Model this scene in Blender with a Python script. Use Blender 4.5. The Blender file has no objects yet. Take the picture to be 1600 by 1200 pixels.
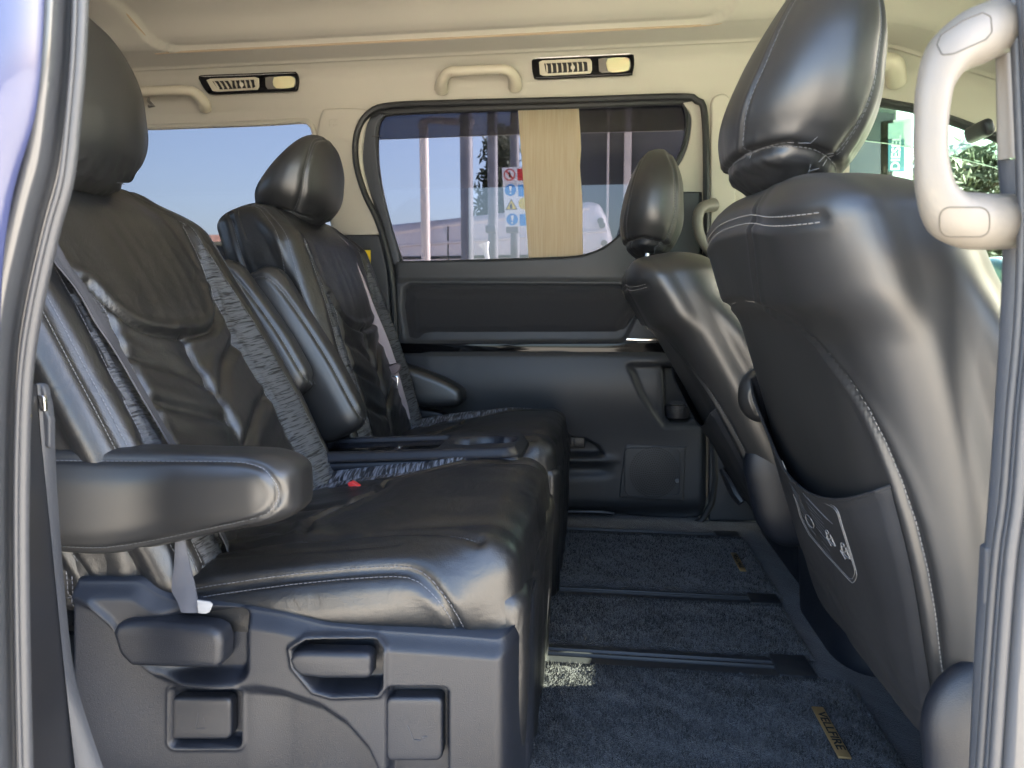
import bpy, bmesh, math, random
import numpy as np
from mathutils import Vector, Matrix, noise
random.seed(7)
R = math.radians
S = bpy.context.scene
COL = S.collection

# ------------------------------------------------------------------ camera, world, sun, exposure
F = 1080.0; YAW = R(7.3); PIT = R(5.8); CZ = 0.54
cam = bpy.data.cameras.new('camera')
cam.sensor_width = 36; cam.lens = 36 * F / 1600; cam.clip_start = 0.02; cam.clip_end = 2000
camo = bpy.data.objects.new('camera', cam); COL.objects.link(camo)
camo.location = (0, 0, CZ); camo.rotation_euler = (R(90) - PIT, 0, YAW)
cam.dof.use_dof = True; cam.dof.focus_distance = 1.1; cam.dof.aperture_fstop = 11
S.camera = camo

SUN_EL = R(36); SUN_AZ = R(24)       # azimuth from +X towards +Y
sd = Vector((math.cos(SUN_EL)*math.cos(SUN_AZ), math.cos(SUN_EL)*math.sin(SUN_AZ), math.sin(SUN_EL)))
W = bpy.data.worlds.new('World'); S.world = W; W.use_nodes = True
nt = W.node_tree; nt.nodes.clear()
wo = nt.nodes.new('ShaderNodeOutputWorld'); bg = nt.nodes.new('ShaderNodeBackground')
sky = nt.nodes.new('ShaderNodeTexSky'); sky.sky_type = 'NISHITA'; sky.sun_disc = False
sky.sun_elevation = SUN_EL; sky.sun_rotation = math.atan2(sd.x, sd.y)
sky.air_density = 1.0; sky.dust_density = 3.5; sky.ozone_density = 1.0
bg.inputs[1].default_value = 0.15
nt.links.new(sky.outputs[0], bg.inputs[0]); nt.links.new(bg.outputs[0], wo.inputs[0])
sl = bpy.data.lights.new('sun', 'SUN'); sl.energy = 5; sl.angle = R(0.5); sl.color = (1, .95, .86)
slo = bpy.data.objects.new('sun', sl); COL.objects.link(slo)
slo.rotation_euler = sd.to_track_quat('Z', 'Y').to_euler()
S.view_settings.view_transform = 'Standard'; S.view_settings.look = 'None'
S.view_settings.exposure = 3.3; S.view_settings.gamma = 1
S.render.engine = 'CYCLES'
S.cycles.max_bounces = 14; S.cycles.transparent_max_bounces = 24; S.cycles.diffuse_bounces = 8

# ------------------------------------------------------------------ projection of a photograph pixel on a plane Y = const
COSY, SINY, COSP, SINP = math.cos(YAW), math.sin(YAW), math.cos(PIT), math.sin(PIT)
def at(px, py, Y):
    a = (np.asarray(px, float)-800)/F; b = (600-np.asarray(py, float))/F
    y = COSP+b*SINP; z = -SINP+b*COSP
    rx = a*COSY-y*SINY; ry = a*SINY+y*COSY
    t = Y/ry
    return np.stack([rx*t, np.broadcast_to(np.asarray(Y, float), np.shape(rx*t)), CZ+z*t], -1)
def A1(px, py, Y): return Vector(at(px, py, Y).tolist())

# ------------------------------------------------------------------ materials
MATS = {}
def mat(name, col, rough=.5, metal=0, bump=None, bscale=200, bdist=.0005, var=None, spec=.5, coat=0, wrinkle=None, sheen=0, stretch=None, coatr=.1):
    m = bpy.data.materials.new(name); m.use_nodes = True; n = m.node_tree; b = n.nodes['Principled BSDF']
    b.inputs['Base Color'].default_value = (*col, 1); b.inputs['Roughness'].default_value = rough
    b.inputs['Metallic'].default_value = metal; b.inputs['Specular IOR Level'].default_value = spec
    b.inputs['Coat Weight'].default_value = coat; b.inputs['Coat Roughness'].default_value = coatr
    b.inputs['Sheen Weight'].default_value = sheen
    tc = n.nodes.new('ShaderNodeTexCoord'); src = tc.outputs['Object']
    if stretch:
        mp = n.nodes.new('ShaderNodeMapping'); mp.inputs['Scale'].default_value = stretch
        n.links.new(src, mp.inputs[0]); src = mp.outputs[0]
    last = None
    def addbump(h, st, dist):
        nonlocal last
        bn = n.nodes.new('ShaderNodeBump'); bn.inputs['Strength'].default_value = st; bn.inputs['Distance'].default_value = dist
        n.links.new(h, bn.inputs['Height'])
        if last: n.links.new(last, bn.inputs['Normal'])
        last = bn.outputs[0]
    if wrinkle:
        w = n.nodes.new('ShaderNodeTexNoise'); w.inputs['Scale'].default_value = wrinkle[0]; w.inputs['Detail'].default_value = 4
        w.inputs['Distortion'].default_value = 1.2
        n.links.new(src, w.inputs['Vector']); addbump(w.outputs[0], wrinkle[1], wrinkle[2])
    if bump == 'leather' and bscale < 1000:
        w2 = n.nodes.new('ShaderNodeTexNoise'); w2.inputs['Scale'].default_value = 70; w2.inputs['Detail'].default_value = 5; w2.inputs['Distortion'].default_value = 2.5
        n.links.new(src, w2.inputs['Vector']); addbump(w2.outputs[0], .16, .0014)
        v = n.nodes.new('ShaderNodeTexVoronoi'); v.inputs['Scale'].default_value = bscale; v.feature = 'F1'
        n.links.new(src, v.inputs['Vector']); addbump(v.outputs['Distance'], .35, bdist)
    elif bump == 'noise':
        v = n.nodes.new('ShaderNodeTexNoise'); v.inputs['Scale'].default_value = bscale; v.inputs['Detail'].default_value = 3
        n.links.new(src, v.inputs['Vector']); addbump(v.outputs[0], .6, bdist)
    if last: n.links.new(last, b.inputs['Normal'])
    if var:
        v = n.nodes.new('ShaderNodeTexNoise'); v.inputs['Scale'].default_value = var[0]; v.inputs['Detail'].default_value = 6
        n.links.new(src, v.inputs['Vector'])
        mx = n.nodes.new('ShaderNodeMix'); mx.data_type = 'RGBA'
        mr = n.nodes.new('ShaderNodeMapRange'); mr.inputs[1].default_value = .35; mr.inputs[2].default_value = .65
        n.links.new(v.outputs[0], mr.inputs[0]); n.links.new(mr.outputs[0], mx.inputs[0])
        mx.inputs[6].default_value = (*col, 1); mx.inputs[7].default_value = (*[c*var[1] for c in col], 1)
        n.links.new(mx.outputs[2], b.inputs['Base Color'])
        mr2 = n.nodes.new('ShaderNodeMapRange'); mr2.inputs[3].default_value = rough*.85; mr2.inputs[4].default_value = min(1, rough*1.2)
        n.links.new(v.outputs[0], mr2.inputs[0]); n.links.new(mr2.outputs[0], b.inputs['Roughness'])
    MATS[name] = m; return m

LEATHER = mat('black_leather', (.011, .0112, .012), .36, bump='leather', bscale=900, bdist=.0004, var=(6, 1.25), wrinkle=(22, .25, .006), spec=.9)
LEATHER2 = mat('smooth_black_leather', (.015, .0153, .0163), .42, bump='leather', bscale=1100, bdist=.0003, var=(5, 1.2), wrinkle=(5, .08, .01), spec=1.0)
POCKET = mat('pocket_leatherette', (.017, .018, .021), .55, bump='leather', bscale=1300, bdist=.0003, var=(9, 1.35), wrinkle=(10, .15, .01), spec=.4)
THREAD = mat('grey_thread', (.22, .215, .21), .6)
DARKTHREAD = mat('dark_thread', (.15, .155, .17), .6)
PLASTIC = mat('dark_slate_plastic', (.0085, .0105, .0160), .42, bump='noise', bscale=1100, bdist=.0006, var=(9, 1.35), spec=.6)
DOORPL = mat('door_trim_plastic', (.030, .0325, .037), .48, bump='noise', bscale=900, bdist=.0004, var=(3, 1.12))
DARKPL = mat('black_plastic', (.015, .016, .02), .4, bump='noise', bscale=1200, bdist=.0003)
GLOSS = mat('gloss_black', (.004, .004, .005), .08, spec=.28)
CLOTH = mat('door_cloth', (.014, .0145, .018), .9, bump='noise', bscale=900, bdist=.001, sheen=.25, stretch=(.6, 1, 1))
BEIGE = mat('beige_trim', (.45, .42, .35), .75, bump='noise', bscale=900, bdist=.0004, var=(2, 1.06))
HEADL = mat('headliner_cloth', (.44, .41, .34), .95, bump='noise', bscale=1100, bdist=.0008, var=(3, 1.05), sheen=.2)
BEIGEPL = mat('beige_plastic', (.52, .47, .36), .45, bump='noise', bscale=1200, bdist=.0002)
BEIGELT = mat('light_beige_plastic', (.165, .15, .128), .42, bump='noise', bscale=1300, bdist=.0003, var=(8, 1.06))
EDGEW = mat('warm_trim_edge', (.42, .32, .21), .7)
RUBBER = mat('black_rubber', (.022, .023, .024), .55, bump='noise', bscale=500, bdist=.0003)
SEAL = mat('door_rubber_seal', (.05, .053, .06), .42, bump='noise', bscale=300, bdist=.0004, spec=.6)
PAINT = mat('pearl_paint', (.05, .054, .062), .28, metal=.1, coat=1, coatr=.05, var=(3, 1.1))
PILLARPL = mat('pillar_grey_plastic', (.05, .055, .066), .45, bump='noise', bscale=1100, bdist=.0003)
CHROME = mat('chrome', (.75, .75, .75), .15, metal=1)
BELT = mat('grey_belt_webbing', (.085, .086, .098), .6, bump='noise', bscale=700, bdist=.0005, stretch=(1, 6, 1))
BELT2 = mat('mauve_belt_webbing', (.30, .25, .265), .6, bump='noise', bscale=700, bdist=.0005)
BELTPL = mat('belt_tongue_plastic', (.13, .10, .105), .45)
RED = mat('red_release_button', (.7, .04, .04), .4)
YEL = mat('yellow_label', (.85, .6, .02), .5)
WHITE = mat('white_print', (.75, .75, .75), .5)
TAGW = mat('white_cloth_tag', (.3, .31, .33), .8)
PRINT = mat('grey_print', (.22, .225, .235), .6)
mat('faint_print', (.06, .062, .07), .6)
BLACKP = mat('black_print', (.01, .01, .01), .6)
GOLD = mat('gold_badge', (.55, .38, .18), .35, metal=.75, bump='noise', bscale=500, bdist=.0002)
LENS = mat('lamp_lens', (.72, .63, .38), .25, coat=.6)
LENS.node_tree.nodes['Principled BSDF'].inputs['Subsurface Weight'].default_value = .2
RAIL = mat('rail_plastic', (.020, .022, .026), .42, bump='noise', bscale=600, bdist=.0003)
VANW = mat('van_paint', (.62, .56, .58), .35, coat=.5)
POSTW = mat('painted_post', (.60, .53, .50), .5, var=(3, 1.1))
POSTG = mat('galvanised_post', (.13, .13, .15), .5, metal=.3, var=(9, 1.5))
SIGNR = mat('sign_red', (.6, .03, .03), .5); SIGNB = mat('sign_blue', (.02, .25, .6), .5)
SIGNY = mat('sign_yellow', (.75, .55, .03), .5); TEAL = mat('sign_teal', (.04, .17, .2), .5)
BARK = mat('bark', (.12, .085, .06), .9, bump='noise', bscale=30, bdist=.02)
LEAFD = mat('dark_foliage', (.02, .035, .02), .8); LEAFL = mat('light_foliage', (.075, .075, .035), .7)
ROOFT = mat('brown_roof_tile', (.22, .11, .07), .8, bump='noise', bscale=4, bdist=.05, var=(3, 1.6))
WALLW = mat('white_render', (.7, .7, .66), .8, var=(2, 1.06))
DARKB = mat('backdrop_dark', (.03, .031, .038), .5, var=(.8, 2.2))
BLUEP = mat('blue_car_paint', (.08, .14, .24), .3, coat=1)

# paper/wood strip
m = mat('pale_paper', (.66, .53, .33), .85)
n = m.node_tree; b = n.nodes['Principled BSDF']
tc = n.nodes.new('ShaderNodeTexCoord'); mp = n.nodes.new('ShaderNodeMapping'); mp.inputs['Scale'].default_value = (260, 1, 9)
nz = n.nodes.new('ShaderNodeTexNoise'); nz.inputs['Scale'].default_value = 1; nz.inputs['Detail'].default_value = 5
cr = n.nodes.new('ShaderNodeValToRGB'); cr.color_ramp.elements[0].position = .3; cr.color_ramp.elements[1].position = .7
cr.color_ramp.elements[0].color = (.84, .74, .55, 1); cr.color_ramp.elements[1].color = (.94, .87, .70, 1)
n.links.new(tc.outputs['Object'], mp.inputs[0]); n.links.new(mp.outputs[0], nz.inputs['Vector']); n.links.new(nz.outputs[0], cr.inputs[0])
n.links.new(cr.outputs[0], b.inputs['Base Color']); b.inputs['Transmission Weight'].default_value = 0
PAPER = m
# translucent: light from outside comes through the paper
tl = n.nodes.new('ShaderNodeBsdfTranslucent'); ms = n.nodes.new('ShaderNodeMixShader'); ms.inputs[0].default_value = .82
n.links.new(cr.outputs[0], tl.inputs[0]); out = n.nodes['Material Output']
n.links.new(b.outputs[0], ms.inputs[1]); n.links.new(tl.outputs[0], ms.inputs[2]); n.links.new(ms.outputs[0], out.inputs[0])

# carpet
def carpet():
    m = bpy.data.materials.new('blue_grey_carpet'); m.use_nodes = True; n = m.node_tree; b = n.nodes['Principled BSDF']
    b.inputs['Roughness'].default_value = .95; b.inputs['Sheen Weight'].default_value = .35; b.inputs['Specular IOR Level'].default_value = .15
    tc = n.nodes.new('ShaderNodeTexCoord')
    def nz(scale, det=4, st=None, dist=0):
        v = n.nodes.new('ShaderNodeTexNoise'); v.inputs['Scale'].default_value = scale; v.inputs['Detail'].default_value = det; v.inputs['Distortion'].default_value = dist
        if st:
            mp = n.nodes.new('ShaderNodeMapping'); mp.vector_type = 'TEXTURE'; mp.inputs['Rotation'].default_value = (0, 0, R(st[3])); mp.inputs['Scale'].default_value = tuple(1/k for k in st[:3])
            n.links.new(tc.outputs['Object'], mp.inputs[0]); n.links.new(mp.outputs[0], v.inputs['Vector'])
        else: n.links.new(tc.outputs['Object'], v.inputs['Vector'])
        return v.outputs[0]
    a = nz(520, 5); s = nz(1, 3, (5, 34, 1, -52), .8); g = nz(14, 3)
    m1 = n.nodes.new('ShaderNodeMath'); m1.operation = 'MULTIPLY_ADD'; n.links.new(a, m1.inputs[0]); m1.inputs[1].default_value = 1.2; 
    m2 = n.nodes.new('ShaderNodeMath'); m2.operation = 'MULTIPLY_ADD'; n.links.new(s, m2.inputs[0]); m2.inputs[1].default_value = 1.15; n.links.new(g, m2.inputs[2])
    m3 = n.nodes.new('ShaderNodeMath'); m3.operation = 'MULTIPLY'; n.links.new(m2.outputs[0], m3.inputs[0]); m3.inputs[1].default_value = .75
    n.links.new(m3.outputs[0], m1.inputs[2])
    cr = n.nodes.new('ShaderNodeValToRGB'); cr.color_ramp.elements[0].position = .92; cr.color_ramp.elements[1].position = 1.0
    mr = n.nodes.new('ShaderNodeMapRange'); mr.inputs[1].default_value = 1.16; mr.inputs[2].default_value = 1.85
    n.links.new(m1.outputs[0], mr.inputs[0])
    e = cr.color_ramp.elements; e[0].position = .1; e[0].color = (.003, .0035, .0045, 1); e[1].position = .85; e[1].color = (.042, .045, .054, 1)
    n.links.new(mr.outputs[0], cr.inputs[0]); n.links.new(cr.outputs[0], b.inputs['Base Color'])
    bn = n.nodes.new('ShaderNodeBump'); bn.inputs['Distance'].default_value = .004; bn.inputs['Strength'].default_value = .9
    n.links.new(m1.outputs[0], bn.inputs['Height']); n.links.new(bn.outputs[0], b.inputs['Normal'])
    return m
CARPET = carpet()

# crinkled fabric: grey crinkle ridges over black, running across the strip
def crinkle(name, rot, dark, light, lo_=.46, hi_=.62):
    m = bpy.data.materials.new(name); m.use_nodes = True; n = m.node_tree; b = n.nodes['Principled BSDF']
    b.inputs['Roughness'].default_value = .62
    tc = n.nodes.new('ShaderNodeTexCoord'); mp = n.nodes.new('ShaderNodeMapping')
    mp.vector_type = 'TEXTURE'; mp.inputs['Rotation'].default_value = rot[0]; mp.inputs['Scale'].default_value = tuple(1/k for k in rot[1])
    v = n.nodes.new('ShaderNodeTexNoise'); v.inputs['Scale'].default_value = 1; v.inputs['Detail'].default_value = 4; v.inputs['Distortion'].default_value = .7
    n.links.new(tc.outputs['Object'], mp.inputs[0]); n.links.new(mp.outputs[0], v.inputs['Vector'])
    cr = n.nodes.new('ShaderNodeValToRGB'); e = cr.color_ramp.elements
    e[0].position = lo_; e[0].color = (*dark, 1); e[1].position = hi_; e[1].color = (*light, 1)
    n.links.new(v.outputs[0], cr.inputs[0]); n.links.new(cr.outputs[0], b.inputs['Base Color'])
    bn = n.nodes.new('ShaderNodeBump'); bn.inputs['Distance'].default_value = .003; bn.inputs['Strength'].default_value = .8
    n.links.new(v.outputs[0], bn.inputs['Height']); n.links.new(bn.outputs[0], b.inputs['Normal'])
    return m
CRINK_BACK = crinkle('crinkled_fabric_back', ((0, R(-25), 0), (40, 34, 400)), (.008, .008, .010), (.085, .09, .10), .38, .50)
CRINK_SEAT = crinkle('crinkled_fabric_seat', ((0, 0, 0), (260, 40, 40)), (.013, .015, .020), (.19, .205, .25))

def glassmat(name, tint, refl=1.0, f0=.04):
    m = bpy.data.materials.new(name); m.use_nodes = True; n = m.node_tree; n.nodes.clear()
    o = n.nodes.new('ShaderNodeOutputMaterial'); t = n.nodes.new('ShaderNodeBsdfTransparent'); g = n.nodes.new('ShaderNodeBsdfGlossy')
    t.inputs[0].default_value = (*tint, 1); g.inputs['Roughness'].default_value = .015; g.inputs[0].default_value = (refl,)*3+(1,)
    fr = n.nodes.new('ShaderNodeFresnel'); fr.inputs[0].default_value = 1.5
    mx = n.nodes.new('ShaderNodeMixShader'); n.links.new(fr.outputs[0], mx.inputs[0]); n.links.new(t.outputs[0], mx.inputs[1]); n.links.new(g.outputs[0], mx.inputs[2])
    n.links.new(mx.outputs[0], o.inputs[0]); return m
TINT = glassmat('privacy_glass', (.34, .34, .37))
TINTR = glassmat('rear_privacy_glass', (.36, .36, .385), .35)
VISOR = glassmat('smoked_acrylic', (.33, .33, .36))
CLEARG = glassmat('green_tinted_glass', (.72, .86, .76))
SMOKE = glassmat('smoked_lid', (.10, .09, .10))

# ------------------------------------------------------------------ object helpers
def thing(name, label, cat, loc=(0, 0, 0), group=None):
    o = bpy.data.objects.new(name, None); COL.objects.link(o); o.location = loc; o.empty_display_size = .05
    o['label'] = label; o['category'] = cat
    if group: o['group'] = group
    return o
def tag(o, label=None, cat=None, group=None, kind=None):
    if label: o['label'] = label
    if cat: o['category'] = cat
    if group: o['group'] = group
    if kind: o['kind'] = kind
    return o
def off(parent):
    v = Vector((0, 0, 0)); p = parent
    while p: v += p.location; p = p.parent
    return v
def mk(name, verts, faces, m, parent=None, smooth=True, recalc=True, angle=None):
    me = bpy.data.meshes.new(name)
    me.from_pydata([tuple(v) for v in verts], [], [tuple(f) for f in faces]); 
    bm = bmesh.new(); bm.from_mesh(me)
    bmesh.ops.remove_doubles(bm, verts=bm.verts, dist=1e-6)
    if recalc: bmesh.ops.recalc_face_normals(bm, faces=bm.faces)
    if angle:
        for e in bm.edges:
            if len(e.link_faces) == 2 and e.calc_face_angle(0) > R(angle): e.smooth = False
    for f in bm.faces: f.smooth = smooth
    bm.to_mesh(me); bm.free()
    me.materials.append(m)
    o = bpy.data.objects.new(name, me); COL.objects.link(o)
    if parent:
        o.parent = parent; o.location = -off(parent)
    return o
def children(o): return [c for c in bpy.data.objects if c.parent == o]
def copy_tree(o, parent=None, skip=()):
    c = o.copy(); COL.objects.link(c); c.parent = parent
    for ch in children(o):
        if ch.name.split('.')[0] not in skip: copy_tree(ch, c)
    return c

class MB:
    def __init__(s): s.v = []; s.f = []
    def add(s, v, f):
        k = len(s.v); s.v += [tuple(x) for x in v]; s.f += [tuple(i+k for i in q) for q in f]; return s
    def box(s, c, d, M=None, bevel=0):
        bm = bmesh.new(); bmesh.ops.create_cube(bm, size=1)
        for v in bm.verts: v.co = Vector((v.co.x*d[0], v.co.y*d[1], v.co.z*d[2]))
        if bevel: bmesh.ops.bevel(bm, geom=bm.edges[:], offset=bevel, segments=3, affect='EDGES', profile=.5)
        vs = [(M @ v.co if M else v.co)+Vector(c) for v in bm.verts]
        s.add(vs, [[v.index for v in f.verts] for f in bm.faces] if bm.verts.index_update() is None else []); bm.free(); return s
    def tube(s, pts, rad, n=10, ry=None, up=Vector((0, 1, 0)), caps=True):
        pts = [Vector(p) for p in pts]; N = len(pts); rr = rad if hasattr(rad, '__len__') else [rad]*N
        ry = ry or 1.0; vs = []; fs = []
        for i, p in enumerate(pts):
            d = (pts[min(i+1, N-1)]-pts[max(i-1, 0)]).normalized()
            a = d.cross(up)
            if a.length < 1e-4: a = d.cross(Vector((1, 0, 0)))
            a.normalize(); b = a.cross(d).normalized()
            for k in range(n):
                t = 2*math.pi*k/n; vs.append(p+a*(rr[i]*math.cos(t))+b*(rr[i]*ry*math.sin(t)))
        for i in range(N-1):
            for k in range(n): fs.append((i*n+k, i*n+(k+1) % n, (i+1)*n+(k+1) % n, (i+1)*n+k))
        if caps: fs.append(tuple(range(n))[::-1]); fs.append(tuple((N-1)*n+k for k in range(n)))
        return s.add(vs, fs)
    def strip(s, A, B):
        n = len(A); return s.add(list(A)+list(B), [(i, i+1, n+i+1, n+i) for i in range(n-1)])
    def build(s, name, m, parent=None, smooth=True, angle=35): return mk(name, s.v, s.f, m, parent, smooth, True, angle)

def spline(pts, n=40, closed=False):
    P = [np.array(p, float) for p in pts]; N = len(P); out = []
    seg = N if closed else N-1; per = max(2, n//seg)
    for i in range(seg):
        g = (lambda k: P[k % N]) if closed else (lambda k: P[min(max(k, 0), N-1)])
        p0, p1, p2, p3 = g(i-1), g(i), g(i+1), g(i+2)
        for j in range(per):
            t = j/per; out.append(.5*((2*p1)+(-p0+p2)*t+(2*p0-5*p1+4*p2-p3)*t*t+(-p0+3*p1-3*p2+p3)*t**3))
    if not closed: out.append(P[-1])
    return np.array(out)
def resample(P, step):
    P = np.asarray(P, float); d = np.r_[0, np.cumsum(np.linalg.norm(np.diff(P, axis=0), axis=1))]
    n = max(2, int(d[-1]/step)); t = np.linspace(0, d[-1], n)
    return np.stack([np.interp(t, d, P[:, k]) for k in range(P.shape[1])], 1)
def sstep(a, b, x): t = np.clip((x-a)/(b-a), 0, 1); return t*t*(3-2*t)
def segdist(P, L):
    d = np.full(len(P), 1e9)
    for a, b in zip(L[:-1], L[1:]):
        ab = b-a; t = np.clip(((P-a)@ab)/max(ab@ab, 1e-12), 0, 1)
        d = np.minimum(d, np.linalg.norm(P-a-t[:, None]*ab, axis=1))
    return d
def plate(name, outer, holes, thick, m, parent=None, ydir=1, smooth=False):
    """flat plate from 3-D outlines lying in a plane; extruded thick along +Y"""
    from mathutils.geometry import tessellate_polygon
    loops = [[Vector(p) for p in outer]]+[[Vector(p) for p in h] for h in holes]
    tris = tessellate_polygon([[Vector((p.x, p.z, 0)) for p in l] for l in loops])
    V = [p for l in loops for p in l]; n = len(V); T = Vector((0, thick*ydir, 0))
    vs = V+[p+T for p in V]; fs = [tuple(t) for t in tris]+[tuple(i+n for i in t[::-1]) for t in tris]
    k = 0
    for l in loops:
        for i in range(len(l)):
            j = (i+1) % len(l); fs.append((k+i, k+j, n+k+j, n+k+i))
        k += len(l)
    return mk(name, vs, fs, m, parent, smooth, True, 30)
def ringlip(name, loop, w, h, m, parent=None, Y=None):
    """raised rounded lip tube along a closed loop"""
    mb = MB(); L = [Vector(p) for p in loop]; N = len(L); n = 8; vs = []; fs = []
    for i in range(N):
        d = (L[(i+1) % N]-L[i-1]).normalized(); a = d.cross(Vector((0, 1, 0))).normalized()
        for k in range(n):
            t = 2*math.pi*k/n; vs.append(L[i]+a*(w*math.cos(t))+Vector((0, 1, 0))*(h*math.sin(t)))
    for i in range(N):
        j = (i+1) % N
        for k in range(n): fs.append((i*n+k, i*n+(k+1) % n, j*n+(k+1) % n, j*n+k))
    return mb.add(vs, fs).build(name, m, parent)
def pxloop(pts, Y, n=80, closed=True): return [Vector(at(p[0], p[1], Y).tolist()) for p in spline(pts, n, closed)]
def rrect(x0, y0, x1, y1, r, n=5):
    out = []
    for cx, cy_, a0 in ((x1-r, y0+r, -90), (x1-r, y1-r, 0), (x0+r, y1-r, 90), (x0+r, y0+r, 180)):
        for k in range(n+1):
            t = R(a0+90*k/n); out.append((cx+r*math.cos(t), cy_+r*math.sin(t)))
    return out
def pts_at(P, Y): return [Vector(at(p[0], p[1], Y).tolist()) for p in P]

# rounded box surface --------------------------------------------------------
def rbox(size, r, step):
    h = np.array(size)/2; rv = np.minimum(np.array(r if hasattr(r, '__len__') else (r,)*3, float), h*.999)
    vs = []; fs = []; k0 = 0
    for ax in range(3):
        u, v = (ax+1) % 3, (ax+2) % 3
        nu = max(2, int(round(size[u]/step))); nv = max(2, int(round(size[v]/step)))
        def lin(n_, hh, rr):
            t = np.linspace(-1, 1, n_+1); return t*hh
        U, V = np.meshgrid(lin(nu, h[u], rv[u]), lin(nv, h[v], rv[v]), indexing='ij')
        for sg in (-1, 1):
            P = np.zeros((U.size, 3)); P[:, ax] = sg*h[ax]; P[:, u] = U.ravel(); P[:, v] = V.ravel()
            vs.append(P)
            idx = np.arange(U.size).reshape(U.shape)+k0; k0 += U.size
            q = np.stack([idx[:-1, :-1], idx[1:, :-1], idx[1:, 1:], idx[:-1, 1:]], -1).reshape(-1, 4)
            fs.append(q if sg > 0 else q[:, ::-1])
    P = np.concatenate(vs); Fc = np.concatenate(fs)
    key = np.round(P*1e5).astype(np.int64); _, first, inv = np.unique(key, axis=0, return_index=True, return_inverse=True)
    inv = inv.ravel(); P = P[first]; Fc = inv[Fc]
    return (*rnd(P, h, rv), Fc)
def rnd(P, h, rv):
    inner = np.clip(P, -(h-rv), h-rv); d = (P-inner)/rv
    L = np.linalg.norm(d, axis=1, keepdims=True); L[L == 0] = 1; d /= L
    N = d/rv; N /= np.maximum(np.linalg.norm(N, axis=1, keepdims=True), 1e-9)
    return inner+d*rv, N
def fnoise(P, sc, seed=0, amp=1.0):
    return np.array([noise.noise(Vector((p[0]*sc[0]+seed, p[1]*sc[1], p[2]*sc[2]))) for p in P])*amp

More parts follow.
